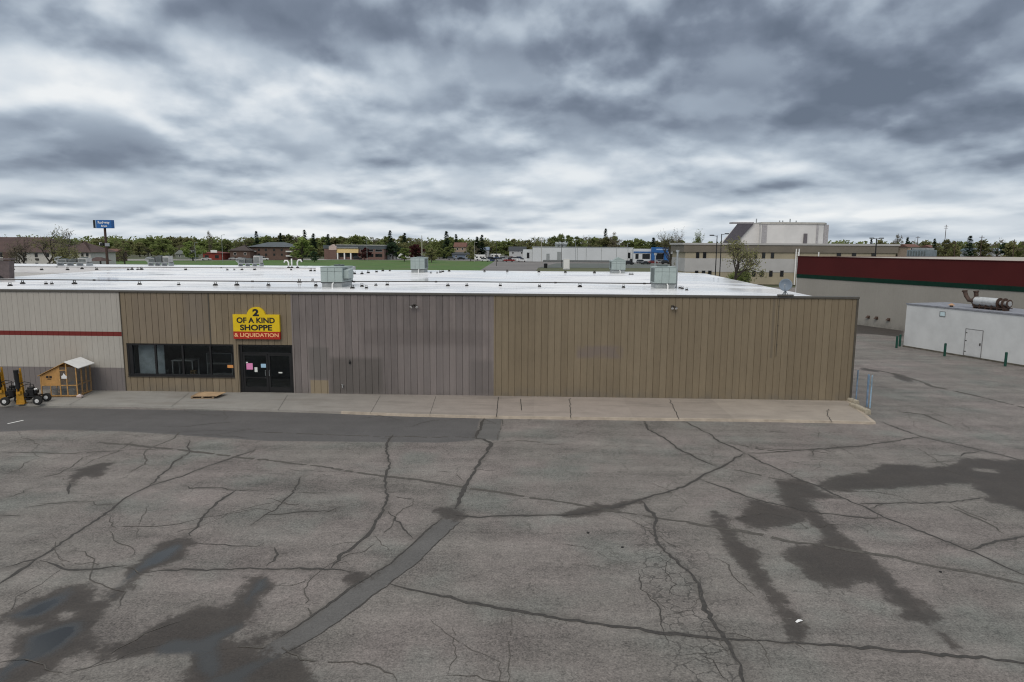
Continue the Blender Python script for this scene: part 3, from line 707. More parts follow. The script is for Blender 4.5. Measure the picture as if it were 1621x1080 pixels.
# shop window
win = MB(); fr = .07; YW = WY + .10
win.box(WX0, WX1, YW - .07, YW + .04, WZ1 - .09, WZ1); win.box(WX0, WX1, YW - .09, YW + .04, WZ0, WZ0 + .13)
win.box(WX0, WX0 + .10, YW - .069, YW + .039, WZ0 + .13, WZ1 - .09); win.box(WX1 - .08, WX1, YW - .069, YW + .039, WZ0 + .13, WZ1 - .09)
muls = [WX0 + .24, X_at(246, WY, 570), X_at(289, WY, 570), X_at(333, WY, 570)]
for i, x in enumerate(muls):
    w_ = .24 if i == 0 else .05
    win.box(x - (.13 if i == 0 else w_), x + .05, YW - .06, YW + .03, WZ0 + .13, WZ1 - .09)
wf = win.build('window', M_black, shop, SO); wf['label'] = 'long black-framed shop window'
edges = [muls[0] + .05] + [m for m in muls[1:]] + [WX1 - .08]
for a, b in zip(edges[:-1], edges[1:]):
    q = MB(); q.box(a + .05, b - .05, YW - .004, YW + .004, WZ0 + .13, WZ1 - .09); q.build('pane', M_glass, wf, SO)
q = MB(); q.box(WX0, WX1, WY - .05, WY + .03, WZ0 - .03, WZ0 - .001); q.build('sill', M_dark, wf, SO)
q = MB(); q.box(WX1 - .42, WX1 - .10, YW - .02, YW - .008, WZ0 + .50, WZ0 + .66); q.build('sticker', M_paper['orange'], wf, SO)
# room behind the glass
room = MB()
rx0, rx1, ry1 = WX0 - .1, XM + .1, WY + 4.2
room.quad((rx0, ry1, .05), (rx1, ry1, .05), (rx1, ry1, 3), (rx0, ry1, 3)); room.quad((rx0, WY + .16, .11), (rx1, WY + .16, .11), (rx1, ry1, .11), (rx0, ry1, .11))
room.quad((rx0, WY + .16, 2.95), (rx1, WY + .16, 2.95), (rx1, ry1, 2.95), (rx0, ry1, 2.95)); room.quad((rx0, WY + .16, .05), (rx0, ry1, .05), (rx0, ry1, 3), (rx0, WY + .16, 3)); room.quad((rx1, WY + .16, .05), (rx1, ry1, .05), (rx1, ry1, 3), (rx1, WY + .16, 3))
room.build('interior', mat('dim_interior', (.10, .10, .10), .9, var=.3, scale=1), shop, SO, fix=False)
q = MB(); q.box(WX0 + .35, WX0 + 1.75, WY + .5, WY + .55, .12, 2.9); q.build('partition', mat('pale_partition', (.42, .45, .46), .8), shop, SO)
def inside(name, label, cat, x, y, sx, sy, sz, m, kind):
    t = thing(name, label, cat, (x, y, .115))
    a = MB()
    if kind == 'shelf':
        for s in (-1, 1): a.box(s * sx - .02, s * sx + .02, -sy, sy, 0, sz)
        for k in range(4): a.box(-sx + .02, sx - .02, -sy, sy, .1 + k * (sz - .12) / 3, .13 + k * (sz - .12) / 3)
        a.build('shelf_frame', m, t)
    else:
        a.box(-sx, sx, -sy, sy, sz - .05, sz); a.build('table_top', m, t, bevel=.008)
        for u in (-1, 1):
            for v in (-1, 1): b = MB(); b.box(u * (sx - .05) - .03, u * (sx - .05) + .03, v * (sy - .05) - .03, v * (sy - .05) + .03, 0, sz - .05); b.build('leg', m, t)
    return t
MI1 = mat('pale_furniture', (.28, .28, .27), .7); MI2 = mat('brown_furniture', (.20, .13, .06), .7)
inside('display_table', 'pale display table behind the second window pane', 'table', -19.3, WY + 1.2, .6, .4, 1.55, MI1, 'table')
inside('display_shelf', 'pale shelf rack inside the shop behind the third pane', 'shelf', -17.4, WY + 1.4, .7, .2, 1.9, MI1, 'shelf')
inside('display_stool', 'small tan stool low behind the window mullion', 'stool', -18.55, WY + .55, .14, .14, 1.05, MI2, 'table')

# entrance doors
ent = MB(); YD = WY + .12
ent.box(DX0, DX0 + .16, YD - .05, YD + .06, .1, DZ1 - .1); ent.box(DX1 - .10, DX1, YD - .05, YD + .06, .1, DZ1 - .1); ent.box(DX0, DX1, YD - .051, YD + .061, DZ1 - .10, DZ1)
ent.box(DX0 + .16, DX1 - .10, YD - .05, YD + .06, 2.20, 2.27); ent.box(DX0 + .16, DX1 - .10, YD - .04, YD + .05, .10, .14)
df = ent.build('door_frame', M_black, shop, SO)
q = MB(); q.box(DX0 + .16, DX1 - .1, YD - .003, YD + .003, 2.27, DZ1 - .1); q.build('transom_pane', M_glass, df, SO)
xm = (DX0 + DX1) / 2 + .08
for i, (a, b) in enumerate(((DX0 + .17, xm - .01), (xm + .01, DX1 - .11))):
    d = MB(); s = .10
    d.box(a, a + s, YD - .035, YD + .02, .145, 2.195); d.box(b - s, b, YD - .035, YD + .02, .145, 2.195); d.box(a + s, b - s, YD - .034, YD + .019, 2.10, 2.195); d.box(a + s, b - s, YD - .034, YD + .019, .145, .40); 
    if i == 0: d.box(a + s, b - s, YD - .033, YD + .018, .86, .92)
    dd = d.build('door', M_black, shop, SO); dd['label'] = 'left black glass door with paper notices' if i == 0 else 'right black glass door'
    q = MB(); q.box(a + s, b - s, YD - .004, YD + .004, .40, 2.10); q.build('pane', M_glass, dd, SO)
    h = MB(); hx = b - s - .04 if i == 0 else a + s * .5
    h.tube([(hx, YD - .035, 1.0), (hx, YD - .09, 1.02), (hx, YD - .09, 1.28), (hx, YD - .035, 1.3)], .012); h.build('handle', M_steel, dd, SO)
    notes = [('pink', 390, 575, 400, 585), ('blue', 413, 576, 421, 582), ('white', 403, 581.5, 407.5, 589), ('white', 389.5, 573, 392.5, 575.5)] if i == 0 else [('white', 441, 589, 447, 591)]
    for c, x0, y0, x1, y1 in notes:
        q = MB(); q.box(X_at(x0, YD, y0), X_at(x1, YD, y0), YD - .012, YD - .008, z_at(x0, y1, YD), z_at(x0, y0, YD)); n_ = q.build('paper_notice', M_paper[c], dd, SO); n_['label'] = c + ' paper notice'

# wall sign ------------------------------------------------------------
def text_mesh(txt, name, m, parent, x0, x1, z0, z1, y, bold=.0, depth=.006, origin=(0, 0, 0)):
    cu = bpy.data.curves.new(name, 'FONT'); cu.body = txt; cu.extrude = .05; cu.offset = bold; cu.size = 1
    tmp = bpy.data.objects.new('tmp', cu); COL.objects.link(tmp)
    dg = bpy.context.evaluated_depsgraph_get(); me = bpy.data.meshes.new_from_object(tmp.evaluated_get(dg)); bpy.data.objects.remove(tmp)
    co = np.zeros(len(me.vertices) * 3); me.vertices.foreach_get('co', co); co = co.reshape(-1, 3)
    lo, hi = co.min(0), co.max(0); q = (co - lo) / (hi - lo)
    out = np.stack([x0 + q[:, 0] * (x1 - x0), y - q[:, 2] * depth, z0 + q[:, 1] * (z1 - z0)], 1) - np.array(origin)
    me.vertices.foreach_set('co', out.ravel()); me.update(); me.materials.clear(); me.materials.append(m); me.name = name
    o = bpy.data.objects.new(name, me); COL.objects.link(o); o.parent = parent; return o
def shop_sign():
    y = WY - .16; sx0, sx1, z0, z1, zm = -15.92, -13.44, 3.02, 4.32, 3.42
    t = thing('shop_sign', 'yellow and red shop sign with domed top above the black doors', 'sign', (-14.7, WY - .02, z0)); O = t.location
    cx = (sx0 + sx1) / 2; poly = [(sx0, zm), (sx1, zm), (sx1, z1)]
    r = .50; dz = 4.72 - r - z1
    a0 = atan2(-dz, sqrt(r * r - dz * dz)); a1 = pi - a0
    poly += [(cx + r * cos(a0 + (a1 - a0) * i / 24), z1 + dz + r * sin(a0 + (a1 - a0) * i / 24)) for i in range(25)] + [(sx0, z1)]
    mb = MB(); mb.prism(poly, y, WY - .01); mb.build('board', M_yellow, t, O)
    mb = MB(); mb.box(sx0, sx1, y - .005, WY - .01, z0, zm - .002); mb.build('red_panel', M_red, t, O)
    kw = dict(origin=O)
    text_mesh('2', 'lettering', M_ink, t, cx - .17, cx + .17, 4.24, 4.62, y - .002, .05, **kw)
    text_mesh('OF A KIND', 'lettering', M_ink, t, sx0 + .20, sx1 - .24, 3.87, 4.17, y - .002, .032, **kw)
    text_mesh('SHOPPE', 'lettering', M_ink, t, sx0 + .37, sx1 - .40, 3.48, 3.79, y - .002, .032, **kw)
    text_mesh('& LIQUIDATION', 'lettering', M_orange, t, sx0 + .05, sx1 - .06, 3.10, 3.34, y - .007, .022, **kw)
shop_sign()

# wall lights
def wall_light(x, z, label, heads):
    t = thing('wall_light', label, 'light', (x, WY, z), 0, 'lights on the ribbed wall'); t.scale = (.75, .75, .75)
    a = MB(); a.box(-.09, .09, -.06, -.001, -.06, .08); a.tube([(0, -.06, 0), (0, -.12, .03), (0, -.2, .05)], .025); a.build('bracket', M_dark, t, bevel=.006)
    for s in heads:
        h = MB(); h.tube([(s * .02, -.15, .05), (s * .12, -.18, .02), (s * .15, -.2, -.02)], .03); h.cyl((s * .13, -.18, .0), (s * .20, -.30, -.12), .05, .12, 14); hh = h.build('lamp_head', M_dark, t, smooth=True)
        l = MB(); l.cyl((s * .20, -.301, -.121), (s * .204, -.308, -.129), .105, .10, 14); l.build('lens', M_white, hh)
wall_light(-6.3, 4.88, 'twin floodlight high on the mauve siding', (-1, 1)); wall_light(7.09, 4.94, 'dull floodlight high on the plain tan siding', (1, -.3))
def wall_item():
    t = thing('hose_bib', 'small pale tap low on the dark patch of the mauve siding', 'tap', (X_at(543, WY, 617), WY, .55))
    a = MB(); a.cyl((0, -.005, 0), (0, -.09, 0), .03); a.cyl((0, -.08, .02), (0, -.08, -.10), .025); a.build('body', M_silver, t); b = MB(); b.cyl((0, -.1, .05), (0, -.1, .07), .05); b.build('handle', M_silver, t)
    t = thing('junction_box', 'small dark box on the mauve siding above its dark patch', 'box', (X_at(554, WY, 574), WY, z_at(554, 574, WY)))
    a = MB(); a.box(-.05, .05, -.06, -.001, -.06, .06); a.build('box', M_black, t, bevel=.008); b = MB(); b.tube([(0, -.03, .06), (0, -.03, .16)], .015); b.build('stub', M_black, t)
    t = thing('wall_conduit', 'thin dark conduit running down the tan siding below the satellite dish', 'conduit', (X_at(1232, WY, 500), WY, 2.4))
    a = MB(); a.tube([(0, -.02, 0), (.0, -.02, 1.5), (.0, -.02, 3.1)], .012, 6); a.build('pipe', M_trim, t)
    for z in (.6, 1.6, 2.6): c = MB(); c.box(-.03, .03, -.04, -.001, z, z + .03); c.build('clip', M_trim, t)
wall_item()

# ------------------------------------------------------------------ on the roof
def on_roof(x, y):
    d = ray(x, y); Y = 50.0
    for _ in range(30):
        z = zr(min(Y, YR)) + (.10 if Y > YR else 0); t = (z - CAM_H) / d[2]; Y = d[1] * t
    return Vector((d[0] * t, Y, z))
def rtu(px0, px1, ytop, ybase, depth, label, opts=''):
    """packaged rooftop unit: front face spans px0..px1; ybase is where its curb meets the roof"""
    c = on_roof((px0 + px1) / 2, ybase); Y = c.y; x0, x1 = X_at(px0, Y, ybase), X_at(px1, Y, ybase); w = (x1 - x0) / 2
    H = z_at((px0 + px1) / 2, ytop, Y) - c.z; cb = .30; top = H - cb
    t = thing('rooftop_unit', label, 'rooftop unit', ((x0 + x1) / 2, Y, c.z - .04))
    a = MB(); a.box(-w + .06, w - .06, .06, depth - .06, 0, cb); a.box(-w + .02, w - .02, .02, depth - .02, cb, cb + .06); a.build('curb', M_curb, t)
    b = MB(); b.box(-w, w, 0, depth, cb + .06, cb + .06 + top); b.build('cabinet', M_rtu, t, bevel=.015)
    zt = cb + .06 + top
    s = MB(); s.box(-w - .03, w + .03, -.03, depth + .03, zt, zt + .035); s.build('top_panel', M_rtu, t, bevel=.01)
    s = MB(); s.box(-w - .002, w + .002, -.006, depth + .006, cb + .03, cb + .07); s.build('base_gap_shade', M_black, t)  # black strip standing in for the shade in the gap under the cabinet
    p = MB(); zc = cb + .1
    for k in (.33, .66): p.box(-w + 2 * w * k - .008, -w + 2 * w * k + .008, -.006, -.001, zc, zt - .03)
    p.box(-w + .02, w - .02, -.006, -.001, zc + top * .68, zc + top * .695); p.build('panel_seams', M_rtud, t)
    for sg in (-1, 1):
        l = MB()
        for k in range(8):
            yy = depth * (.12 + .095 * k); l.box(sg * w - .012 if sg < 0 else w, sg * w if sg < 0 else w + .012, yy, yy + depth * .05, zc + .05, zt - .08)
        l.build('louvre', M_rtud, t)
    f = MB(); f.cyl((0, depth * .7, zt + .035), (0, depth * .7, zt + .13), min(w, depth) * .5, n=20); f.cyl((0, depth * .7, zt + .13), (0, depth * .7, zt + .16), .06); 
    fo = f.build('fan', M_rtud, t)
    if 'hood' in opts:
        h = MB(); h.prism([(depth * .1, zt - top * .2), (depth * .1, zt - top * .75), (depth * .55, zt - top * .75), (depth * .55, zt - top * .1)], w + .012, w + .35, 'x'); h.build('intake_hood', M_rtu, t, bevel=.01)
    if 'pole' in opts:
        h = MB(); h.tube([(w + .12, .5, 0), (w + .12, .5, zt + 1.0)], .06); h.tube([(w + .12, .5, zt + 1.0), (w + .12, .5, zt + 1.12)], .11); h.build('flue', M_steel, t)
        h = MB(); h.tube([(-w + .3, depth, zt), (-w + .3, depth, zt + .75)], .04); h.cyl((-w + .3, depth, zt + .75), (-w + .3, depth, zt + .9), .10); h.build('vent_pipe', M_steel, t)
    if 'peak' in opts:
        h = MB(); h.prism([(-w * .7, zt + .035), (w * 1.3, zt + .035), (w * .1, zt + .35)], depth * .5, depth * .9, 'y'); h.build('hood', M_rtu, t)
    h = MB(); h.tube([(.12, -.25, 0), (.12, -.25, .25), (.12, -.01, .32)], .045); h.build('drain_pipe', M_white, t)
    return t
rtu(508, 542, 424, 455, 2.6, 'grey-green rooftop unit, largest of the four, above the mauve siding', 'hood')
rtu(650, 672, 409, 432, 2.2, 'small grey rooftop unit at the rear roof edge before the lawn')
rtu(968, 990, 414, 433, 2.0, 'small grey rooftop unit with peaked hood near the white warehouse', 'peak')
rtu(1036, 1070, 424, 457, 1.8, 'grey-green rooftop unit with tall flue pipe above the tan siding', 'pole')
M_cond = [mat('condenser_grey', (.22, .23, .23), .6), mat('condenser_dark', (.10, .105, .105), .6), mat('condenser_pale', (.38, .38, .37), .6)]
def condenser_bank(px0, px1, ytop, ybase, label, n=3):
    c = on_roof((px0 + px1) / 2, ybase); x0, x1 = X_at(px0, c.y, ybase), X_at(px1, c.y, ybase); w = (x1 - x0) / 2; H = z_at(px0, ytop, c.y) - c.z
    t = thing('condenser_bank', label, 'condenser', ((x0 + x1) / 2, c.y, c.z - .03))
    a = MB()
    for y in (0, .9): a.box(-w, w, y, y + .08, .30, .38)
    for k in range(n + 1): xx = -w + .05 + (2 * w - .1) * k / n; a.box(xx - .04, xx + .04, .0, .98, 0, .30)
    for k in range(4): a.tube([(-w, .1 + .2 * k, .38), (-w - .25, .1 + .2 * k, .6), (-w - .25, .1 + .2 * k, .8), (-w + .1, .1 + .2 * k, .95)], .03, 6)
    a.build('frame', M_steel, t)
    sw = 2 * w / n; r = random.Random(px0)
    for k in range(n):
        h = H * r.uniform(.62, .92); xx = -w + sw * (k + .5)
        b = MB(); b.box(xx - sw * .42, xx + sw * .42, .05, .95, .39, h); cc = b.build('condenser', M_cond[k % 3], t, bevel=.02)
        l = MB()
        for q in range(6): z = .45 + (h - .55) * q / 6; l.box(xx - sw * .36, xx + sw * .36, .03, .05, z, z + (h - .5) / 13)
        l.build('grille', M_rtud, cc); l = MB(); l.cyl((xx, .5, h), (xx, .5, h + .08), sw * .32, n=16); l.build('fan', M_rtud, cc)
condenser_bank(90, 138, 405, 421, 'left bank of grey roof condensers before the motel'); condenser_bank(234, 268, 403, 421, 'middle bank of grey roof condensers right of the blue pole sign'); condenser_bank(377, 412, 403, 422, 'right bank of grey roof condensers before the brown apartments')
def gooseneck(px, ytop, ybase, label, hook):
    c = on_roof(px, ybase); H = z_at(px, ytop, c.y) - c.z
    t = thing('vent_pipe', label, 'vent', (c.x, c.y, c.z - .04), 0, 'white vent pipes on the roof')
    a = MB(); pts = [(0, 0, 0), (0, 0, H - .2)] + ([(hook * .12, 0, H), (hook * .35, 0, H), (hook * .45, 0, H - .2)] if hook else [(0, 0, H)]); a.tube(pts, .075); a.build('pipe', M_white, t, smooth=True)
    b = MB(); b.cyl((0, 0, 0), (0, 0, .12), .2, .12, 14); b.build('flashing', M_rubber, t)
gooseneck(457, 412, 424, 'white vent pipe, left of three on the roof', -1); gooseneck(462, 409, 424, 'tallest straight white vent pipe on the roof', 0); gooseneck(471, 411, 424, 'hooked white vent pipe, right of three on the roof', 1)
# gas pipes and their rubber supports
def roof_pipe(pts, r, label):
    P = [on_roof(*p) for p in pts]; L = [P[0]]
    for a, b in zip(P[:-1], P[1:]): L += [a.lerp(b, k / 8) for k in range(1, 9)]
    t = thing('gas_pipe', label, 'pipe', L[0]); a = MB(); a.tube([p - L[0] + Vector((0, 0, .20)) for p in L], r, 6); a.build('pipe', M_dark, t)
    b = MB()
    for p in L[4::8]: q = p - L[0] + Vector((0, 0, .20)); b.cyl(q - Vector((.08, 0, 0)), q + Vector((.08, 0, 0)), r * 1.6)
    b.build('coupling', M_dark, t)
roof_pipe([(-40, 446), (0, 447), (300, 449.5), (500, 451), (620, 450.5), (760, 451), (1000, 453.5), (1040, 454)], .035, 'long dark gas pipe crossing the front of the white roof')
roof_pipe([(-20, 425.5), (200, 426.5), (500, 428)], .03, 'thin dark gas pipe along the rear left of the roof')
def support_proto():
    t = thing('pipe_support', 'black rubber block carrying a pipe on the white roof', 'pipe support', (0, 0, 0), 0, 'pipe supports on the white roof')
    a = MB(); a.prism([(-.17, 0), (.17, 0), (.12, .14), (-.12, .14)], -.13, .13); a.build('block', M_rubber, t, bevel=.01)
    b = MB(); b.box(-.10, .10, -.03, .03, .14, .18); b.box(-.10, -.08, -.03, .03, .18, .29); b.box(.08, .10, -.03, .03, .18, .29); b.box(-.12, .12, -.035, .035, .29, .31); b.build('strap', M_dark, t)
    return t
sp = None
near = [(36, 449.5), (73, 450), (82, 450), (118, 450), (221, 451), (283, 451.5), (341, 452), (375, 452), (425, 452), (500, 452.5), (573, 454), (580, 457), (595, 452.5), (613, 452), (709, 453), (739, 453), (792, 453), (854, 454), (918, 454.5), (987, 455.5), (495, 444.5), (474, 447.5), (558, 457), (16, 453), (1080, 457.5), (1087, 460), (1076, 456.5)]
far = [(21, 427), (66, 427.5), (107, 427.5), (130, 426), (153, 427), (203, 427.5), (209, 427), (218, 427), (224, 427), (294, 427.5), (360, 428), (371, 428), (383, 428), (403, 428), (461, 428), (492, 429), (498, 429), (573, 434), (583, 432.5), (596, 431), (606, 429), (617, 429), (682, 433), (692, 433), (697, 432), (701, 431), (711, 430), (767, 430), (803, 430), (853, 431), (895, 431.5), (941, 432), (997, 435), (1001, 435), (561, 434)]
srng = random.Random(9)
for x, y in near + far:
    p = on_roof(x, y); p.z -= .02; s = srng.uniform(.6, .9); rz = srng.uniform(-.3, .3)
    if sp is None: sp = support_proto(); sp.location = p; sp.rotation_euler = (0, 0, rz); sp.scale = (.8, .8, .8)
    else: dup(sp, p, rz, scale=s)
def dish():
    y = WY + .35; x = X_at(1243, y, 465)
    t = thing('satellite_dish', 'grey satellite dish on a tripod mount at the front roof edge', 'satellite dish', (x, y, 5.18))
    b = MB(); b.box(-.55, .25, -.52, -.40, .37, .44); b.box(-.3, .3, -.3, .3, .0, .08); b.build('base', M_coping, t)
    zc = z_at(1246, 452, y) - 5.18
    m = MB(); m.tube([(0, 0, .08), (0, 0, zc - .1)], .035); m.tube([(-.3, -.25, .08), (0, 0, zc - .25)], .02); m.tube([(.25, -.25, .08), (0, 0, zc - .25)], .02); m.tube([(-.25, .25, .08), (0, 0, zc - .25)], .02); m.build('mast', M_steel, t)
    D = Vector((-.35, -.75, .35)).normalized(); Q = D.to_track_quat('Z', 'Y').to_matrix(); R = .32
    d = MB(); V = []; n = 28; rings = [0.02, .3, .6, .85, 1.0]
    for r in rings:
        for k in range(n): a = 2 * pi * k / n; V.append(Vector((0, 0, zc)) + Q @ Vector((R * r * cos(a), R * 1.05 * r * sin(a), .10 * r * r)))
    for k in range(n): a = 2 * pi * k / n; V.append(Vector((0, 0, zc)) + Q @ Vector((R * 1.02 * cos(a), R * 1.07 * sin(a), .085)))
    F = [(i * n + k, i * n + (k + 1) % n, (i + 1) * n + (k + 1) % n, (i + 1) * n + k) for i in range(len(rings)) for k in range(n)] + [tuple(range(n))]
    d.add(V, F); d.build('reflector', M_dish, t, smooth=True)
    a = MB(); base = Vector((0, 0, zc)) + Q @ Vector((0, -R, .1)); tip = Vector((0, 0, zc)) + Q @ Vector((0, -.15, .5)); a.tube([base, tip], .014); a.cyl(tip, tip + (Vector((0, 0, zc)) - tip).normalized() * .12, .035); a.build('feed_arm', M_steel, t)
dish()
def roof_peak():
    c = on_roof(-8, 441); t = thing('roof_monitor', 'dark brown shingled dormer on the white roof at far left', 'dormer', (c.x, c.y, c.z - .03))
    x1 = X_at(15.5, c.y, 437) - c.x; z1 = z_at(15, 413, c.y) - c.z; a = MB()
    a.prism([(-4, 0), (x1 - .05, 0), (x1 + .05, z1), (-.8, z1 + 0.1), (-4, z1)], 0, .5); a.build('roof_slope', mat('brown_shingle', (.10, .08, .08), .85, var=.2, scale=5), t)
    b = MB(); b.prism([(-4, .0), (x1 - .35, .0), (-.5, .85), (-4, .85)], -.06, -.004); b.build('opening', M_black, t)
    b = MB(); b.box(-4, x1 + .1, -.1, .6, z1 + .1, z1 + .2); b.build('cap', mat('brown_cap', (.09, .07, .07), .8), t)
roof_peak()

# ------------------------------------------------------------------ by the wall
ZS = .10
def log_splitter(px, py, h, label):
    c = at_z(px, py, ZS); t = thing('log_splitter', label, 'log splitter', c, radians(8), 'log splitters on the sidewalk')
    b = MB(); b.prism([(-.19, .02), (.21, .02), (.14, .95), (-.11, .95)], -.09, -.05); b.prism([(-.17, .02), (.19, .02), (.13, .95), (-.10, .95)], .06, .10); b.box(-.02, .04, -.05, .06, .02, h - .25); b.prism([(-.02, .95), (.12, .95), (.07, h), (.0, h)], .06, .1); b.box(-.18, .2, -.16, .16, 0, .04); b.build('beam', M_machine, t, bevel=.006)
    k = MB(); k.cyl((-.02, -.12, .80), (-.05, -.12, h - .18), .10, n=14); k.cyl((-.05, -.12, h - .18), (-.05, -.12, h - .06), .115, n=14); k.cyl((-.02, -.12, .62), (-.02, -.12, .80), .04); k.build('hydraulic_cylinder', M_black, t, smooth=False)
    w = MB(); w.prism([(-.09, .52), (.10, .52), (.10, .66), (-.09, .64)], -.2, -.05); w.build('wedge', M_machine, t)
    f = MB(); f.box(.1, .95, .1, .2, .28, .36); f.box(-.62, -.05, .1, .2, .30, .36); f.box(.35, .45, -.35, .55, .26, .33); f.box(-.6, -.5, -.3, .5, .26, .32); f.box(.2, .8, -.1, .45, .36, .41); f.build('chassis', M_black, t, bevel=.008)
    e = MB(); e.box(.25, .62, -.05, .33, .41, .72); e.cyl((.43, .14, .72), (.43, .14, .82), .16, n=18); e.box(.62, .74, .0, .25, .5, .7); e.cyl((.3, -.12, .5), (.3, -.05, .5), .1, n=16); e.build('engine', M_black, t, bevel=.015)
    m = MB(); m.cyl((.68, -.02, .72), (.82, -.02, .74), .06, n=12); m.build('muffler', M_silver, t)
    tk = MB(); tk.cyl((-.45, .12, .36), (-.45, .12, .66), .15, n=18); tk.build('oil_tank', M_black, t)
    hz = MB(); hz.tube([(-.45, .1, .7), (-.4, .05, .95), (-.2, 0, .9), (-.06, -.1, .75)], .02); hz.tube([(.4, .1, .8), (.5, .0, 1.05), (.25, -.05, 1.12), (0, -.12, 1.0)], .02); hz.tube([(.6, .1, .8), (.62, .0, .98), (.4, -.05, 1.0), (.1, -.1, .9)], .018); hz.tube([(-.3, .1, .4), (-.5, 0, .8), (-.75, .1, .85)], .018); hz.build('hoses', M_rubber, t, smooth=True)
    v = MB(); v.box(-.14, -.05, -.2, -.12, .98, 1.12); v.tube([(-.1, -.16, 1.12), (-.14, -.2, 1.3)], .012); v.build('valve', M_silver, t)
    for (x, y) in ((.92, -.28), (.92, .5), (-.55, -.32)):
        ww = MB(); r = .21
        ww.cyl((x, y - .07, r), (x, y + .07, r), r, n=22); o = ww.build('wheel', M_rubber, t, bevel=.02)
        rm = MB(); rm.cyl((x, y - .085, r), (x, y - .071, r), r * .45, n=18); rm.cyl((x, y - .095, r), (x, y - .086, r), .04); rm.build('rim', M_offw, o)
log_splitter(34, 639.5, 1.78, 'yellow log splitter with black engine and white wheel rim beside the chicken coop'); log_splitter(5, 637, 1.78, 'yellow log splitter cut by the photo edge, farther from the coop')
def coop():
    c = at_z(66, 629.5, ZS); q = at_z(124, 629, ZS); e = at_z(146, 621.5, ZS)
    ang = atan2(q.y - c.y, q.x - c.x); Wd = (q - c).length; Dp = 1.35
    t = thing('chicken_coop', 'wooden chicken coop with wire run and white sloped roof panel', 'chicken coop', c, ang)
    W1 = Wd * .53; zl, zr_, zrg, xr = 1.18, 1.58, 1.83, Wd * .72; s = .028
    def top(x): return zl + (zrg - zl) * x / xr if x < xr else zrg + (zr_ - zrg) * (x - xr) / (Wd - xr)
    def post(x, y, z0, z1): b = MB(); b.box(x - s, x + s, y - s, y + s, z0, z1); b.build('post', M_wood, t)
    for y in (s, Dp - s):
        for x in (s, W1, xr, Wd - s): post(x, y, .05, top(x) - .03)
    for y in (Dp * .36, Dp * .68): post(Wd - s, y, .05, zr_ - .04)
    r = MB()
    for y in (.0, Dp):
        for z in (.06, .60):
            r.box(2 * s, W1 - s, y - .02 if y else .004, y + .02 if y else .045, z, z + .05); r.box(W1 + s, xr - s, y - .02 if y else .004, y + .02 if y else .045, z, z + .05); r.box(xr + s, Wd - 2 * s, y - .02 if y else .004, y + .02 if y else .045, z, z + .05)
    for x in (s, Wd - s):
        for z in (.06, .60): r.box(x - .02, x + .02, 2 * s, Dp - 2 * s, z + .002, z + .048)
    r.box(W1 * .5 - .02, W1 * .5 + .02, .005, .04, .11, .60); r.box(W1 + s, xr - s, .005, .04, 1.40, 1.44)
    r.build('rail', M_wood, t)
    p = MB(); p.prism([(2 * s, .651), (W1 - s, .651), (W1 - s, top(W1) - .05), (2 * s, top(2 * s) - .05)], .012, .03); p.box(.005, .02, 2 * s, Dp - 2 * s, .65, zl - .05); p.prism([(2 * s, .651), (W1 - s, .651), (W1 - s, top(W1) - .05), (2 * s, top(2 * s) - .05)], Dp - .03, Dp - .012); p.box(W1 - .01, W1 + .01, 2 * s, Dp - 2 * s, .651, top(W1) - .06); pn = p.build('panel', M_woodp, t)
    v = MB(); 
    for k in range(2): v.box(.30 + .16 * k, .42 + .16 * k, .004, .0115, 1.02, 1.12)
    v.box(.36, .55, .004, .0115, .94, .985); v.build('vent_hole', M_ink, pn)
    g = MB(); g.quad((W1, .02, .1), (Wd, .02, .1), (Wd, .02, zr_), (W1, .02, zr_)); g.quad((0, .02, .1), (W1, .02, .1), (W1, .02, .6), (0, .02, .6)); g.quad((Wd, 0, .1), (Wd, Dp, .1), (Wd, Dp, zr_ - .06), (Wd, 0, zr_ - .06)); g.quad((0, Dp - .02, .1), (Wd, Dp - .02, .1), (Wd, Dp - .02, zl), (0, Dp - .02, zl)); g.build('netting', M_wire, t, fix=False)
    ro = MB(); ro.prism([(-.08, zl - .06), (xr, zrg - .01), (xr, zrg + .02), (-.08, zl - .03)], -.08, Dp + .08); ro.build('timber_roof', M_wood, t)
    ro = MB(); ro.prism([(xr, zrg + .022), (Wd + .18, zr_ - .06), (Wd + .18, zr_ - .03), (xr, zrg + .05)], -.12, Dp + .1); ro.build('white_roof', M_white, t)
    h = MB(); h.prism([(W1 + .10, .98), (W1 + .36, .98), (W1 + .36, 1.12), (W1 + .29, 1.16), (W1 + .23, 1.28), (W1 + .17, 1.16), (W1 + .10, 1.12)], -.004, .003); h.build('notice', M_white, t)
    f = MB(); f.box(.05, Wd - .05, .05, Dp - .05, .0, .05); f.build('floor', M_pallet, t)
    for (x, y, lab, m) in ((.35, .5, 'pale sack of feed lying inside the chicken coop', M_offw), (.85, .45, 'dark blue tub standing inside the chicken coop', mat('blue_plastic', (.03, .09, .15), .5)), (1.25, .4, 'grey bucket inside the middle bay of the chicken coop', M_curb)):
        L = c + Vector((x * cos(ang) - y * sin(ang), x * sin(ang) + y * cos(ang), .051)); o = thing('feed_tub', lab, 'tub', L)
        b = MB(); b.cyl((0, 0, 0), (0, 0, .26), .13, .19, 16); b.build('tub', m, o); b = MB(); b.cyl((0, 0, .26), (0, 0, .285), .205, .205, 16); b.build('rim', m, o)
    sk = c + Vector((Wd + .12, .12, 0)); o = thing('sack', 'small white and pink sack on the sidewalk at the coop corner', 'sack', sk)
    b = MB(); b.box(-.14, .14, -.1, .1, .0, .14); b.build('bag', mat('sack_cloth', (.55, .45, .42), .9), o, bevel=.05); b = MB(); b.box(-.05, .05, -.03, .03, .14, .18); b.build('fold', M_white, o, bevel=.012)
coop()
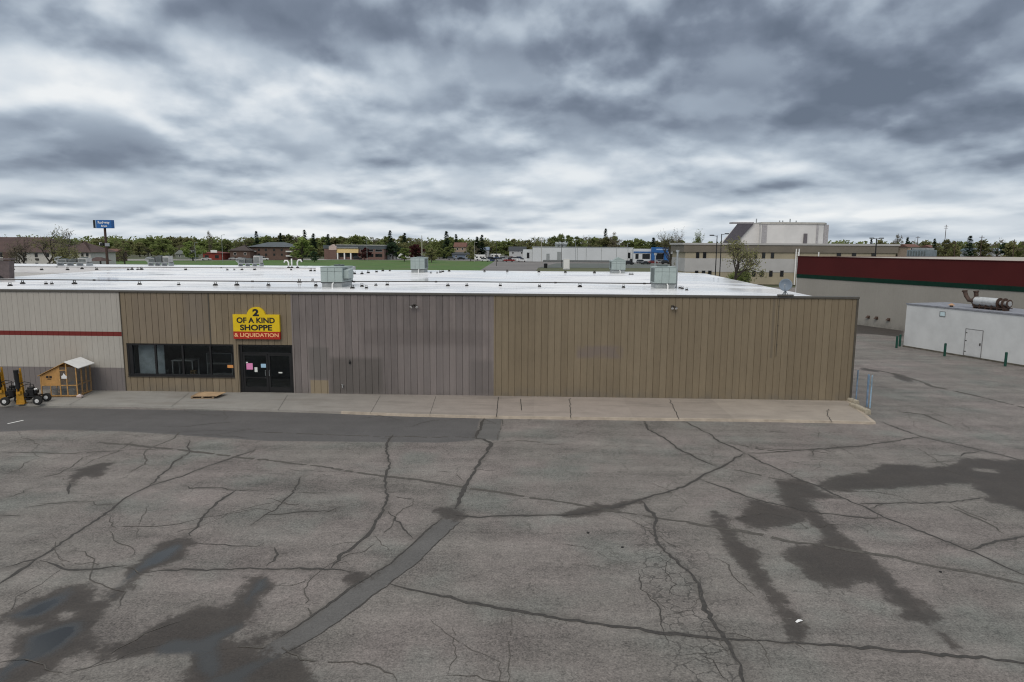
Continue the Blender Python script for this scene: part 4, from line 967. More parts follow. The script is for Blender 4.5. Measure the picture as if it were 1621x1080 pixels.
def pallet():
    c = at_z(302, 631.5, ZS); t = thing('wooden_pallet', 'flat tan wooden pallet lying on the sidewalk below the shop window', 'pallet', c, radians(5))
    a = MB()
    for k in range(6): a.box(.0, 1.15, .0 + k * .18, .15 + k * .18, .11, .135)
    a.build('deck_board', M_pallet, t)
    for x in (.0, .53, 1.06):
        b = MB(); b.box(x, x + .09, .01, 1.04, .025, .109); b.build('stringer', M_pallet, t)
    b = MB()
    for y in (.02, .46, .9): b.box(.01, 1.14, y, y + .12, 0, .024)
    b.build('base_board', M_pallet, t); p = MB(); p.box(.12, 1.32, .14, 1.1, .137, .15, Matrix.Rotation(radians(-9), 4, 'Z')); p.build('plywood_sheet', mat('cardboard_tan', (.42, .29, .17), .8, var=.15, scale=3), t)
pallet()
def concrete_stop(px, py, L, rz, label):
    c = at_z(px, py, 0); t = thing('concrete_stop', label, 'parking stop', c, rz, 'concrete stops at the sidewalk end')
    a = MB(); a.prism([(-.17, 0), (.17, 0), (.14, .2), (.10, .26), (-.10, .26), (-.14, .2)], 0, L); a.build('block', M_conc, t, bevel=.02)
    b = MB()
    for y in (.3, L - .3): b.cyl((0, y, .255), (0, y, .275), .03)
    b.build('pin', M_rust, t)
concrete_stop(1374, 657, 1.5, radians(4), 'nearer of two worn concrete parking stops at the sidewalk end'); concrete_stop(1356, 642, 1.3, radians(6), 'farther concrete parking stop, beside the building corner')
def blue_post(px, py, h, rz, label, lean, mt):
    c = at_z(px, py, 0); t = thing('sign_post', label, 'sign post', c, rz, 'blue sign posts beyond the sidewalk end'); t.rotation_euler = (0, radians(lean), rz)
    a = MB(); a.box(-.045, .045, -.004, .004, 0, h); a.box(-.05, -.042, -.03, .03, 0, h); a.box(.042, .05, -.03, .03, 0, h); a.build('post', mt, t)
    s = MB(); s.box(-.16, .16, -.016, -.006, h - .52, h - .04); s.build('sign_plate', M_plate if mt is M_bluepost else M_steel, t, bevel=.004)
    b = MB(); b.cyl((0, -.017, h - .12), (0, -.024, h - .12), .015); b.cyl((0, -.017, h - .44), (0, -.024, h - .44), .015); b.build('bolt', M_steel, t)
M_plate = mat('sign_plate_back', (.22, .34, .46), .45)
M_bluepale = mat('faded_blue_paint', (.24, .36, .47), .55, var=.2, scale=6)
blue_post(1355, 634, 1.62, radians(70), 'pale blue sign post nearest the building corner', 3, M_bluepost); blue_post(1372, 644, 1.66, radians(80), 'slim blue sign post, middle of three beyond the sidewalk', 3, M_bluepost); blue_post(1377, 646, 1.66, radians(65), 'blue-grey sign post with dark plate, farthest from the building corner', 4, M_bluepale)
def litter():
    c = at_z(1265, 984); t = thing('paper_scrap', 'crumpled white paper scrap on the damp asphalt', 'litter', c, .4)
    a = MB(); a.add([(-.12, -.05, .006), (0, -.06, .03), (.13, -.03, .006), (.11, .05, .02), (0, .06, .045), (-.12, .04, .008)], [(0, 1, 4, 5), (1, 2, 3, 4)]); o = a.build('scrap', M_white, t, fix=False); o.modifiers.new('thick', 'SOLIDIFY').thickness = .003; t.scale = (.72, .55, .8)
    for x, y, l in ((931, 844, 'dark stone lying alone on the open asphalt'), (985, 867, 'small dark stone on the asphalt left of the crazed patch'), (1489, 906, 'small dark stone on the asphalt beside a long seam')):
        r = random.Random(x); c = at_z(x, y); b = MB(); b.cyl((0, 0, 0), (.01, 0, .03), .045, .025, 9); o = b.build('stone', M_rubber, None, (0, 0, 0)); o.location = c
        for v in o.data.vertices: v.co *= r.uniform(.7, 1.25)
        tag(o, l, 'stone')
litter()

# ------------------------------------------------------------------ yard on the right
def red_store():
    hz = lambda x: 389 + ROLL * (x - 810)
    P1 = at_z(1258, 108.5 + hz(1258)); P2 = at_z(1621, 156 + hz(1621)); d = (P2 - P1).normalized(); ang = atan2(d.y, d.x); L = (P2 - P1).length * 1.6
    t = thing('red_topped_store', 'large beige store with dark red parapet band and green stripe', 'building', P1, ang)
    zg0 = z_at(1258, 439.5, P1.y); zg1 = zg0 + .42; zt = z_at(1258, 406, P1.y)
    M_b = siding_mat('beige_masonry', (.290, .275, .245), (.300, .284, .255), 1.2, lambda g, P, S, c: c, .10, .25); D = 34
    a = MB(); a.box(0, L, 0, D, -.05, zg0); a.build('wall', M_b, t)
    a = MB(); a.box(-.06, L + .06, -.06, D + .06, zg0 + .001, zg1); a.build('green_stripe', mat('green_band', (.006, .030, .020), .75, spec=.12), t)
    a = MB(); a.box(-.05, L + .05, -.05, .3, zg1 + .001, zt); a.box(-.05, .3, .301, D, zg1 + .001, zt); a.build('red_band', mat('dark_red_band', (.072, .014, .014), .75, var=.08, scale=.3, spec=.12), t)
    a = MB(); a.box(-.12, L + .1, -.12, .38, zt + .001, zt + .05); a.build('coping', mat('red_coping', (.10, .04, .036), .8, spec=.1), t)
    a = MB(); a.box(.31, L, .31, D, zg1 + .5, zt - .03); a.build('roof', mat('pale_gravel_roof', (.36, .33, .29), .9), t)
    for px, py in ((1375, 502), (1388, 503.5), (1407, 506)):
        # where the pixel column meets this wall
        q = ray(px, py); k = (P1.x * d.y - P1.y * d.x) / (q[0] * d.y - q[1] * d.x); w = Vector((q[0] * k, q[1] * k, CAM_H + q[2] * k)); s = (w - P1).dot(d)
        h = MB(); h.box(s - .16, s + .16, -.03, -.001, w.z - .15, w.z + .15); h.prism([(-.03, w.z + .14), (-.32, w.z - .08), (-.03, w.z - .08)], s - .13, s + .13, 'x'); h.build('wall_vent', M_rust, t)
    # downpipes at the corner
    for k in (0, 1):
        h = MB(); h.tube([(-.5 - .0 * k, .4 + 3 * k, 0), (-.5, .4 + 3 * k, zt + .5)], .065); h.build('downpipe', M_white, t)
    # unit on its roof
    c = Vector((X_at(1459, 92), 92, zt - .35)); u = thing('rooftop_unit', 'blue-grey box unit on the roof of the red-topped store', 'rooftop unit', c, ang)
    a = MB(); a.box(-1.55, 1.55, -.8, .8, .25, 1.15); a.build('cabinet', mat('blue_grey_cabinet', (.17, .21, .23), .5), u, bevel=.02); a = MB(); a.box(-1.5, 1.5, -.75, .75, 0, .25); a.build('curb', M_black, u)
    a = MB(); a.box(-1.0, 1.3, -.6, .6, 1.15, 1.42); a.build('hood', M_curb, u, bevel=.03)
    a = MB()
    for k in range(7): a.box(-1.4 + .4 * k, -1.2 + .4 * k, -.82, -.801, .4, 1.0)
    a.build('louvre', M_rtud, u)
    return d, ang
RD, RANG = red_store()
def shed():
    A = at_z(1430, 549); B = at_z(1621, 581); d = (B - A).normalized(); ang = atan2(d.y, d.x); L = (B - A).length * 1.5
    zt = z_at(1432, 482, A.y)
    t = thing('white_shed', 'long flat-roofed white service shed with a narrow door', 'shed', A, ang)
    a = MB(); a.box(0, L, 0, 4.2, .12, zt); a.build('wall', mat('white_metal_wall', (.58, .595, .60), .55, var=.08, scale=.8), t)
    a = MB(); a.box(-.03, L + .03, -.05, 4.25, -.02, .119); a.build('plinth', mat('stained_plinth', (.11, .10, .08), .9, var=.4), t)
    a = MB(); a.box(-.06, L + .05, -.06, 4.26, zt + .001, zt + .10); a.build('roof', mat('grey_shed_roof', (.21, .22, .25), .6), t)
    def s_at(px, py):
        q = ray(px, py); k = (A.x * d.y - A.y * d.x) / (q[0] * d.y - q[1] * d.x); w = Vector((q[0] * k, q[1] * k, CAM_H + q[2] * k)); return (w - A).dot(d), w.z
    s0, z1 = s_at(1530, 521); s1, _ = s_at(1554, 545); 
    dr = MB(); dr.box(s0, s1, -.02, -.001, .16, z1); do = dr.build('door', mat('white_door', (.56, .57, .575), .5, var=.06), t)
    q = MB(); q.box(s0 - .05, s0 - .005, -.03, -.002, .14, z1 + .05); q.box(s1 + .005, s1 + .05, -.03, -.002, .14, z1 + .05); q.box(s0 - .005, s1 + .005, -.03, -.002, z1 + .005, z1 + .05); q.build('door_frame', mat('grey_frame', (.20, .20, .20), .6), do)
    q = MB(); q.box(s1 - .13, s1 - .06, -.07, -.021, 1.0, 1.18); q.build('handle', M_dark, do)
    q = MB()
    for z in (.4, 1.2, z1 - .3): q.box(s0, s0 + .12, -.03, -.021, z, z + .06)
    q.build('hinge', M_dark, do)
    w0, wz1 = s_at(1488, 492.5); w1, wz0 = s_at(1496.5, 502); q = MB(); q.box(w0, w1, -.03, -.001, wz0, wz1); wv = q.build('louvre_window', M_steel, t); q = MB(); q.box(w0 + .07, w1 - .04, -.04, -.031, wz0 + .06, wz1 - .06); q.build('pane', mat('pale_blue_pane', (.50, .62, .66), .3), wv)
    # insulated tank with ducts on top
    sc_, _ = s_at(1522, 488); se, _ = s_at(1577, 492)
    O = A + d * sc_ + Vector((-d.y, d.x, 0)) * 1.3; Ln = (se - sc_); O.z = zt + .10
    u = thing('roof_duct_tank', 'silver horizontal tank with rusty elbow ducts on the white shed roof', 'duct tank', O, ang); R = .34; zc = .52
    a = MB(); a.cyl((0, 0, zc), (Ln * .72, 0, zc), R, n=24); a.build('tank', M_silver, u)
    for x in (.0, Ln * .70, Ln * .84, Ln * .96): a = MB(); a.cyl((x, 0, zc), (x + .06, 0, zc), R * (1.12 if x < Ln * .9 else .9), n=24); a.build('flange', M_rust, u)
    a = MB(); a.cyl((Ln * .74, 0, zc), (Ln, 0, zc), R * .55, n=18); a.build('outlet', M_silver, u)
    a = MB()
    for k in range(6): x = .1 + k * Ln * .17; a.box(x, x + .07, -.3, .3, 0, .32)
    a.box(0, Ln, -.3, -.24, .14, .2); a.box(0, Ln, .24, .3, .14, .2); a.build('saddle', M_rust, u)
    for k, (dx, dy) in enumerate(((-.75, -.2), (-.1, .15))):
        e = MB(); e.tube([(.1, dy, zc), (-.12 + dx * .3, dy, zc + .06), (dx * .8, dy, zc + .35), (dx, dy, zc + .72)], .15, 12); e.cyl((dx, dy, zc + .66), (dx - .02, dy, zc + .76), .19, n=14); e.build('elbow_duct', M_rust, u, smooth=False)
    e = thing('roof_vent', 'small orange-brown vent cap at the shed roof edge', 'vent', A + d * s_at(1498, 487)[0] + Vector((-d.y, d.x, 0)) * .5 + Vector((0, 0, zt + .1)))
    a = MB(); a.cyl((0, 0, 0), (0, 0, .12), .12); a.build('pipe', M_rust, e); a = MB(); a.cyl((0, 0, .12), (0, 0, .26), .24, .05, 14); a.build('cap', mat('tan_cap', (.40, .24, .14), .7), e)
shed()
bol = None
for i, (px, py) in enumerate(((1419, 551), (1424, 548.5), (1495, 564), (1591, 580))):
    c = at_z(px, py)
    lab = ['green bollard off the left corner of the white shed, nearer of a pair', 'green bollard off the shed corner, farther of a pair', 'green bollard between the shed corner and its door', 'green bollard right of the shed door'][i]
    if bol is None:
        bol = thing('bollard', lab, 'bollard', c, 0, 'green bollards along the white shed'); a = MB(); a.cyl((0, 0, 0), (0, 0, .95), .085, n=16); a.build('post', M_greenpost, bol); a = MB(); a.cyl((0, 0, .951), (0, 0, .99), .085, .05, 16); a.build('cap', M_greenpost, bol)
    else: dup(bol, c, label=lab)

# ------------------------------------------------------------------ buildings beyond
M_win = M_glass_dark
def block(t, O, px0, px1, Y, D, z0, z1, m, name='wall', proud=0):
    a = MB(); a.box(X_at(px0, Y) - O[0] - proud, X_at(px1, Y) - O[0] + proud, Y - O[1] - proud, Y + D - O[1] + proud, z0, z1); return a.build(name, m, t)
def window(t, O, px0, px1, y0, y1, Y, frame=None, name='window'):
    x0, x1, z1, z0 = X_at(px0, Y) - O[0], X_at(px1, Y) - O[0], z_at(px0, y0, Y), z_at(px0, y1, Y); f = frame or M_dark
    a = MB(); a.box(x0, x1, Y - O[1] - .08, Y - O[1] - .001, z0, z1); w = a.build(name, f, t); e = min(.12, (x1 - x0) * .12)
    a = MB(); a.box(x0 + e, x1 - e, Y - O[1] - .10, Y - O[1] - .081, z0 + e, z1 - e); a.build('pane', M_win, w); return w
def office():
    Y = 150.0; O = (X_at(1250, Y), Y, 0); t = thing('office_building', 'two-storey cream and brown office block with white rooftop hall', 'building', O)
    za = lambda y: z_at(1250, y, Y)
    Mt = mat('tan_stucco', (.34, .30, .22), .85, var=.1, scale=.3); Mw = mat('pale_stucco', (.42, .415, .41), .85, var=.08, scale=.3); Mb = mat('brown_fascia', (.165, .145, .118), .7, var=.1, scale=.4)
    block(t, O, 1085, 1418, Y, 14, 0, za(431.5), Mt); block(t, O, 1085, 1418, Y, 14, za(431.5) + .001, za(410), Mw, 'wall', .06); block(t, O, 1085, 1418, Y, 14, za(410) + .001, za(400), Mt, 'wall')
    block(t, O, 1084, 1419, Y, 14, za(400) + .001, za(388.5), Mb, 'fascia', .25); block(t, O, 1083, 1420, Y, 14, za(388.5) + .001, za(385.5), Mw, 'coping', .4)
    for x in (1104.5, 1115.5, 1196, 1209, 1223): window(t, O, x - 2.6, x + 2.6, 399.5, 409, Y)
    for x in (1328, 1352, 1383): window(t, O, x - 3.4, x + 3.4, 400.5, 405.5, Y)
    for x in (1104, 1115, 1125, 1195, 1208, 1222, 1239.5): window(t, O, x - 2.8, x + 2.8, 428.5, 438, Y)
    d = MB(); x = X_at(1184, Y) - O[0]; d.box(x - .5, x + .5, -.1, -.001, 0, za(427)); d.build('door', M_dark, t)
    for k in (0, 1): h = MB(); xx = X_at(1259 + 4.5 * k, Y) - O[0]; h.tube([(xx, -.5, 0), (xx, -.5, za(394))], .14, 8); h.build('downpipe', M_white, t)
    # hall on the roof
    Yh = 158.0; zb = za(386); zt = z_at(1250, 355, Yh); Mh = mat('white_panel', (.60, .59, .58), .7, var=.06, scale=.3); Mp = mat('grey_panel', (.33, .32, .33), .7)
    hx = lambda px: X_at(px, Yh) - O[0]
    plan = [(hx(1203), 8.2), (hx(1212), 8.0), (hx(1238), 7.4), (hx(1292), 8.0), (hx(1303), 8.6), (hx(1316), 12.0), (hx(1316), 22), (hx(1203), 22)]
    a = MB(); a.prism(plan, zb - .6, zt, 'z'); hall = a.build('rooftop_hall', Mh, t)
    a = MB(); cx = hx(1250); a.prism([(cx + (x - cx) * 1.012, y - .18 if y < 20 else y) for x, y in plan], zt + .001, zt + .42, 'z'); a.build('hall_coping', mat('hall_trim', (.40, .39, .36), .7), hall)
    for (a0, a1, y) in ((1204.5, 1212, 7.9), (1290, 1293, 7.85)): a = MB(); a.box(hx(a0), hx(a1), y, y + .3, zb, zt - .1); a.build('hall_panel', Mp, hall)
    a = MB(); a.box(hx(1304.5), hx(1312), 8.9, 9.4, zb, zt - .05); a.build('hall_panel', Mp, hall)
    a = MB(); a.box(hx(1269.5), hx(1274.5), 7.3, 7.7, zb, z_at(1272, 370, Yh)); a.build('hall_door', mat('hall_door_grey', (.12, .11, .12), .7), hall)
    zl = zb - .3
    a = MB(); a.prism([(hx(1163), zl), (hx(1203), zl), (hx(1203), zt), (hx(1191), zt)], 9.4, 22, 'y'); a.build('stair_slope_wall', Mh, hall)
    a = MB(); a.prism([(hx(1143), zl), (hx(1163.5), zl), (hx(1193), zt + .1), (hx(1168), zt + .1)], 8.9, 9.39, 'y'); a.build('slope_roof', mat('slate_purple', (.085, .08, .095), .7), hall)
    a = MB(); a.prism([(hx(1160), zt + .11), (hx(1193), zt + .11), (hx(1193), zt + .45), (hx(1160), zt + .45)], 8.8, 12, 'y'); a.build('slope_coping', Mp, hall)
    for px, h in ((1208, 1.0), (1246, .6), (1251, .6), (1263, 1.0), (1273, .6)): a = MB(); a.tube([(hx(px), 14, zt + .42), (hx(px), 14, zt + .42 + h)], .13, 6); a.build('roof_vent', M_steel, hall)
office()
def hip(t, O, px0, px1, Y, D, ze, zr_, m, over=.6, name='roof'):
    x0, x1 = X_at(px0, Y) - O[0] - over, X_at(px1, Y) - O[0] + over; y0, y1 = Y - O[1] - over, Y + D - O[1] + over; ym = (y0 + y1) / 2; i = (y1 - y0) / 2
    a = MB(); a.add([(x0, y0, ze), (x1, y0, ze), (x1, y1, ze), (x0, y1, ze), (x0 + i, ym, zr_), (x1 - i, ym, zr_)], [(0, 1, 5, 4), (1, 2, 5), (2, 3, 4, 5), (3, 0, 4), (0, 3, 2, 1)]); return a.build(name, m, t)
def motel():
    Y = 176.0; O = (X_at(60, Y), Y, 0); t = thing('motel_building', 'white two-storey motel with dark brown hipped roof behind bare trees', 'building', O)
    Mw = mat('motel_wall', (.50, .49, .46), .85, var=.08); Mr = mat('brown_roof', (.075, .048, .044), .9, var=.2, scale=.6)
    ze = z_at(60, 399.5, Y); 
    block(t, O, -90, 88, Y, 12, 0, ze, Mw); r = hip(t, O, -92, 89, Y, 12, ze, z_at(20, 375.5, Y + 6), Mr)
    block(t, O, 88.3, 143, Y + 4, 11, 0, ze, Mw); hip(t, O, 86, 143, Y + 4, 11, ze + .02, z_at(110, 382.5, Y + 9), Mr)
    block(t, O, 4, 16, Y - .6, .5, 0, ze, mat('brown_stair', (.10, .065, .055), .85), 'stair_tower')
    for x in (-6, 2, 20, 38, 57, 75): window(t, O, x - 2.2, x + 2.2, 401, 407, Y); window(t, O, x - 2.2, x + 2.2, 416, 422, Y)
    for x in (20, 38, 57): a = MB(); xx = X_at(x + 1, Y) - O[0]; a.box(xx - .4, xx + .4, -.25, -.001, z_at(x, 412, Y), z_at(x, 409, Y)); a.build('air_conditioner', M_dark, t)
    for x in (99, 107, 120, 130, 138): window(t, O, x - 1.8, x + 1.8, 401, 406, Y + 4)
    a = MB(); xx = X_at(126, Y) - O[0]; a.tube([(xx, 9, z_at(120, 388, Y + 8)), (xx, 9, z_at(126, 384, Y + 8))], .35, 8); a.build('roof_vent', M_white, t)
    # entrance porch
    Yp = 170; a = MB(); x0, x1 = X_at(134, Yp) - O[0], X_at(158, Yp) - O[0]; z0, z1 = z_at(140, 413.5, Yp), z_at(140, 407.5, Yp); y0 = Yp - Y
    a.add([(x0, y0, z0), (x1, y0, z0), (x1, y0 + 5, z0), (x0, y0 + 5, z0), (x0 + 1.2, y0 + 2.5, z1), (x1 - 1.2, y0 + 2.5, z1)], [(0, 1, 5, 4), (1, 2, 5), (2, 3, 4, 5), (3, 0, 4), (0, 3, 2, 1)]); a.build('porch_roof', Mr, t)
    a = MB(); [a.box(x - .15, x + .15, y0 + .3, y0 + .6, 0, z0) for x in (x0 + .3, x1 - .3)]; a.build('porch_post', M_dark, t)
motel()
def pole_sign():
    Y = 120.0; px = 169; O = (X_at(px, Y), Y, 0); t = thing('pole_sign', 'tall blue motel sign on a dark pole rising above the trees', 'sign', O)
    zt, zb = z_at(167, 348.5, Y), z_at(167, 361.5, Y); x0, x1 = X_at(157, Y) - O[0], X_at(182, Y) - O[0]
    a = MB(); a.tube([(0, 0, 0), (-.02, 0, zb)], [.26, .2], 12); a.build('pole', M_rust, t)
    a = MB(); a.box(x0, x1, -.45, .45, zb, zt); b = a.build('sign_box', M_bluesign, t, bevel=.03)
    a = MB(); a.box(x0 - .42, x0 - .02, -.42, .42, zb + .02, zt - .02); a.build('end_panel', M_black, t)
    a = MB(); a.box(x0 + .0, x0 + .16, -.47, -.451, zb + .06, zt - .06); a.build('pale_edge', mat('pale_blue_edge', (.25, .36, .5), .5), b)
    h = zt - zb
    text_mesh('Rodeway', 'lettering', M_white, t, x0 + .45, x1 - .3, zb + h * .46, zb + h * .86, -.452, .03)
    text_mesh('Inn', 'lettering', M_white, t, x0 + 1.05, x1 - .8, zb + h * .16, zb + h * .40, -.452, .03)
    z0, z1 = z_at(170, 390, Y), z_at(170, 385, Y); a = MB(); a.box(-.05, .75, -.28, -.2, z0, z1); a.build('lower_panel', M_steel, t); a = MB(); a.box(-.95, -.3, -.35, .25, z0 + .1, z1); a.build('loudspeaker', M_black, t)
pole_sign()
Mbrick = mat('brown_brick', (.115, .075, .060), .9, var=.15, scale=.4); Mroofg = mat('blue_grey_roof', (.085, .10, .11), .9, var=.15, scale=.4)
def apartments():
    Y = 350.0; O = (X_at(430, Y), Y, 0); t = thing('apartment_building', 'brown brick apartment block with slate grey roof beyond the lawn', 'building', O)
    za = lambda y: z_at(430, y, Y)
    block(t, O, 397, 464, Y, 14, 0, za(391), Mbrick); hip(t, O, 396, 465, Y, 14, za(391), za(383.5), Mroofg, 1.0)
    for x in (401, 458): a = MB(); a.box(X_at(x - 4, Y) - O[0], X_at(x + 5, Y) - O[0], -1.6, -.01, za(399), za(397)); a.box(X_at(x - 4, Y) - O[0], X_at(x + 5, Y) - O[0], -1.6, -.01, za(406), za(404)); a.build('balcony', M_offw, t)
    for x in (410, 421, 434, 446): window(t, O, x - 1.6, x + 1.6, 394, 397.5, Y); window(t, O, x - 1.6, x + 1.6, 401.5, 405, Y)
    t2 = thing('brown_house', 'low brown house with dark roof left of the apartment block', 'house', (X_at(380, Y), Y, 0)); O2 = (X_at(380, Y), Y, 0)
    block(t2, O2, 364, 396, Y - 6, 12, 0, za(397), Mbrick); hip(t2, O2, 363, 396, Y - 6, 12, za(397), za(388), mat('brown_black_roof', (.06, .048, .045), .9), .8)
    for x in (372, 388): window(t2, O2, x - 2, x + 2, 400, 404, Y - 6, M_offw)
apartments()
def red_barn():
    Y = 340.0; O = (X_at(335, Y), Y, 0); t = thing('red_store', 'small red building with a white sign beside the road', 'building', O)
    za = lambda y: z_at(335, y, Y); Mr = mat('barn_red', (.20, .035, .025), .8)
    block(t, O, 321, 350, Y, 10, 0, za(401), Mr); hip(t, O, 321, 350, Y, 10, za(401), za(397.5), mat('dull_red_roof', (.15, .04, .035), .9), .5)
    a = MB(); a.box(X_at(334, Y) - O[0], X_at(344, Y) - O[0], -.4, -.1, za(400), za(396)); a.build('sign_board', M_white, t); window(t, O, 324, 330, 404, 409, Y); window(t, O, 340, 346, 404, 409, Y)
red_barn()
def restaurant():
    Y = 372.0; O = (X_at(565, Y), Y, 0); t = thing('restaurant', 'low brick restaurant with yellow awning, white pillars and gabled entry', 'restaurant', O)
    za = lambda y: z_at(565, y, Y); x = lambda p: X_at(p, Y) - O[0]
    Mb = mat('red_brown_brick', (.16, .10, .085), .9); My = mat('yellow_awning', (.60, .45, .20), .7); Mg = mat('grey_fascia', (.22, .23, .24), .7)
    block(t, O, 513, 608, Y, 14, 0, za(394), Mb); block(t, O, 512.5, 608.5, Y, 14, za(394) + .001, za(388.5), Mroofg, 'parapet', .2)
    a = MB(); a.box(x(533), x(609), -.6, 14, za(388.5) + .01, za(387.7)); a.build('roof_trim', M_offw, t)
    a = MB(); a.box(x(534), x(568), -1.2, -.3, za(393.5), za(391)); a.build('fascia', Mg, t)
    a = MB(); a.prism([(-1.3, za(400.5)), (-.3, za(400.5)), (-.3, za(393.6)), (-.8, za(393.6))], x(534), x(568), 'x'); a.build('awning', My, t)
    for p in (535.2, 546, 556): a = MB(); a.box(x(p) - .35, x(p) + .35, -1.25, -.7, 0, za(400.5)); a.build('pillar', M_white, t)
    for p0, p1 in ((537.5, 544), (548, 554), (558, 566)): window(t, O, p0, p1, 401, 407, Y)
    for p0, p1 in ((571, 579), (582, 591), (594, 605)): window(t, O, p0, p1, 394.6, 398.5, Y, M_steel); window(t, O, p0, p1, 402, 407, Y)
    a = MB(); a.prism([(x(522), za(396)), (x(534), za(396)), (x(534), za(391)), (x(528), za(387.3)), (x(522), za(391))], -1.5, 2); a.build('entry_gable', mat('pink_cream', (.50, .40, .36), .8), t); a = MB(); a.box(x(523), x(533.5), -1.4, -.2, 0, za(396)); a.build('entry', Mb, t)
restaurant()
def house(px0, px1, ybase, yeave, yridge, Y, wall, roof, label, win=()):
    O = (X_at((px0 + px1) / 2, Y), Y, 0); t = thing('house', label, 'house', O); mx = (px0 + px1) / 2; za = lambda y: z_at(mx, y, Y)
    block(t, O, px0, px1, Y, 9, 0, za(yeave), wall); x0, x1 = X_at(px0, Y) - O[0] - .5, X_at(px1, Y) - O[0] + .5
    a = MB(); a.prism([(-.6, za(yeave)), (9.6, za(yeave)), (4.5, za(yridge))], x0, x1, 'x'); a.build('roof', roof, t)
    for p in win: window(t, O, p - 1.4, p + 1.4, yeave + 1.5, yeave + 5, Y, M_offw)
Mtan = mat('house_tan', (.33, .26, .2), .9); Mblu = mat('house_blue_grey', (.16, .20, .26), .9); Mwh = mat('house_white', (.46, .47, .48), .9); Mdk = mat('shingle_dark', (.05, .055, .062), .9); Mrb = mat('shingle_red_brown', (.14, .07, .055), .9); Mgr = mat('house_green_grey', (.17, .19, .16), .9)
house(719, 737, 407, 391, 384, 415, Mtan, Mrb, 'tan house with red-brown roof among the far trees', (724, 732))
house(716, 744, 411, 403, 399.5, 396, Mblu, Mdk, 'long low blue-grey house in front of the tan house', (722, 738))
house(760, 773, 408, 396, 391, 420, Mwh, Mblu, 'small white house behind the parked camper', (766,))
house(806, 832, 408, 397, 390.5, 412, Mwh, Mdk, 'white house with wide dark roof left of the white warehouse', (812, 826))
house(278, 300, 411, 402, 396, 350, Mgr, mat('grey_green_roof', (.12, .13, .12), .9), 'grey-green house at the left end of the lawn', (284, 293))
house(610, 626, 410, 402, 397.5, 380, Mwh, Mdk, 'pale house half hidden right of the restaurant', (618,))
house(1437, 1454, 405, 391, 386.5, 330, Mtan, Mrb, 'tan house among trees behind the red-topped store', (1442, 1449))
house(1473, 1480, 405, 392, 388, 345, Mtan, Mrb, 'small peach house between far right trees', (1476,))
house(1535, 1590, 405, 397, 393, 420, mat('long_shed_pale', (.42, .45, .47), .8), mat('pale_blue_roof', (.26, .34, .40), .7), 'long pale shed with light blue roof far right', (1545, 1560, 1575))
house(155, 182, 408, 399, 394, 300, Mbrick, Mrb, 'brown house behind the blue pole sign', (160, 176))
def warehouse():
    Y = 350.0; O = (X_at(915, Y), Y, 0); t = thing('white_warehouse', 'long white flat-roofed warehouse with low left annex', 'building', O); za = lambda y: z_at(915, y, Y); x = lambda p: X_at(p, Y) - O[0]
    Mw = mat('white_metal_cladding', (.56, .585, .60), .6, var=.05, scale=.1)
    block(t, O, 843, 1002, Y, 30, 0, za(392), Mw); block(t, O, 828, 842.8, Y + 2, 20, 0, za(396), Mw); block(t, O, 842.6, 1002.4, Y, 30, za(392) + .001, za(391), M_curb, 'coping', .15)
    for p in (914, 928, 952, 976, 994): a = MB(); a.box(x(p) - .08, x(p) + .08, -.08, -.001, .2, za(393)); a.build('cladding_joint', M_curb, t)
    for p0, p1, y0 in ((882, 888, 399), (865, 870, 402)): a = MB(); a.box(x(p0), x(p1), -.1, -.001, .1, za(y0)); a.build('door', M_curb, t)
    for p in (836, 996): window(t, O, p - 2, p + 2, 400, 409, Y + (0 if p > 843 else 2))
    a = MB(); a.box(x(860), x(1000), -.6, -.05, .0, .9); a.build('plinth', mat('grey_plinth', (.16, .17, .17), .9), t)
    for p in (882, 888, 894): a = MB(); a.cyl((x(p), 6, za(391)), (x(p), 6, za(388)), .9, n=14); a.cyl((x(p), 6, za(388)), (x(p) + .3, 5.6, za(385)), 1.2, 1.3, 14); a.build('exhaust_fan', M_curb, t)
    # blue-fronted showroom
    O2 = (X_at(1040, 344), 344, 0); s = thing('car_showroom', 'low white showroom with bright blue entrance portal', 'building', O2); x2 = lambda p: X_at(p, 344) - O2[0]; zb = lambda y: z_at(1040, y, 344)
    Mb = mat('showroom_blue', (.020, .11, .32), .5, var=.05)
    block(s, O2, 1003, 1085, 345, 20, 0, zb(394.5), Mw); block(s, O2, 1003, 1030, 344.6, .3, zb(400.5), zb(398.5), Mb, 'blue_band'); block(s, O2, 1058, 1085, 344.6, .3, zb(396.5), zb(394), M_curb, 'roof_edge')
    a = MB(); a.box(x2(1031), x2(1057), -1.6, .95, zb(400), zb(391.5)); a.box(x2(1031), x2(1038), -1.59, .94, 0, zb(401) - .001); a.box(x2(1051), x2(1058), -1.59, .94, 0, zb(401) - .001); a.build('entrance_portal', Mb, s)
    a = MB(); a.box(x2(1038), x2(1056), -1.66, -1.61, zb(396), zb(394)); a.build('pale_stripe', mat('pale_portal_stripe', (.3, .42, .62), .5), s)
    for p0, p1 in ((1006, 1011), (1017, 1029), (1060, 1066), (1068, 1080)): window(s, O2, p0, p1, 402, 410, 345)
    window(s, O2, 1039, 1050, 402, 411, 345, name='door')
warehouse()
# distant dull sheds and gravel on the right
far_sheet('gravel_yard', [(1480, 399), (1480, 407), (1700, 409), (1700, 397.5)], -.05, mat('pale_gravel', (.30, .28, .25), .95, scale=.03))

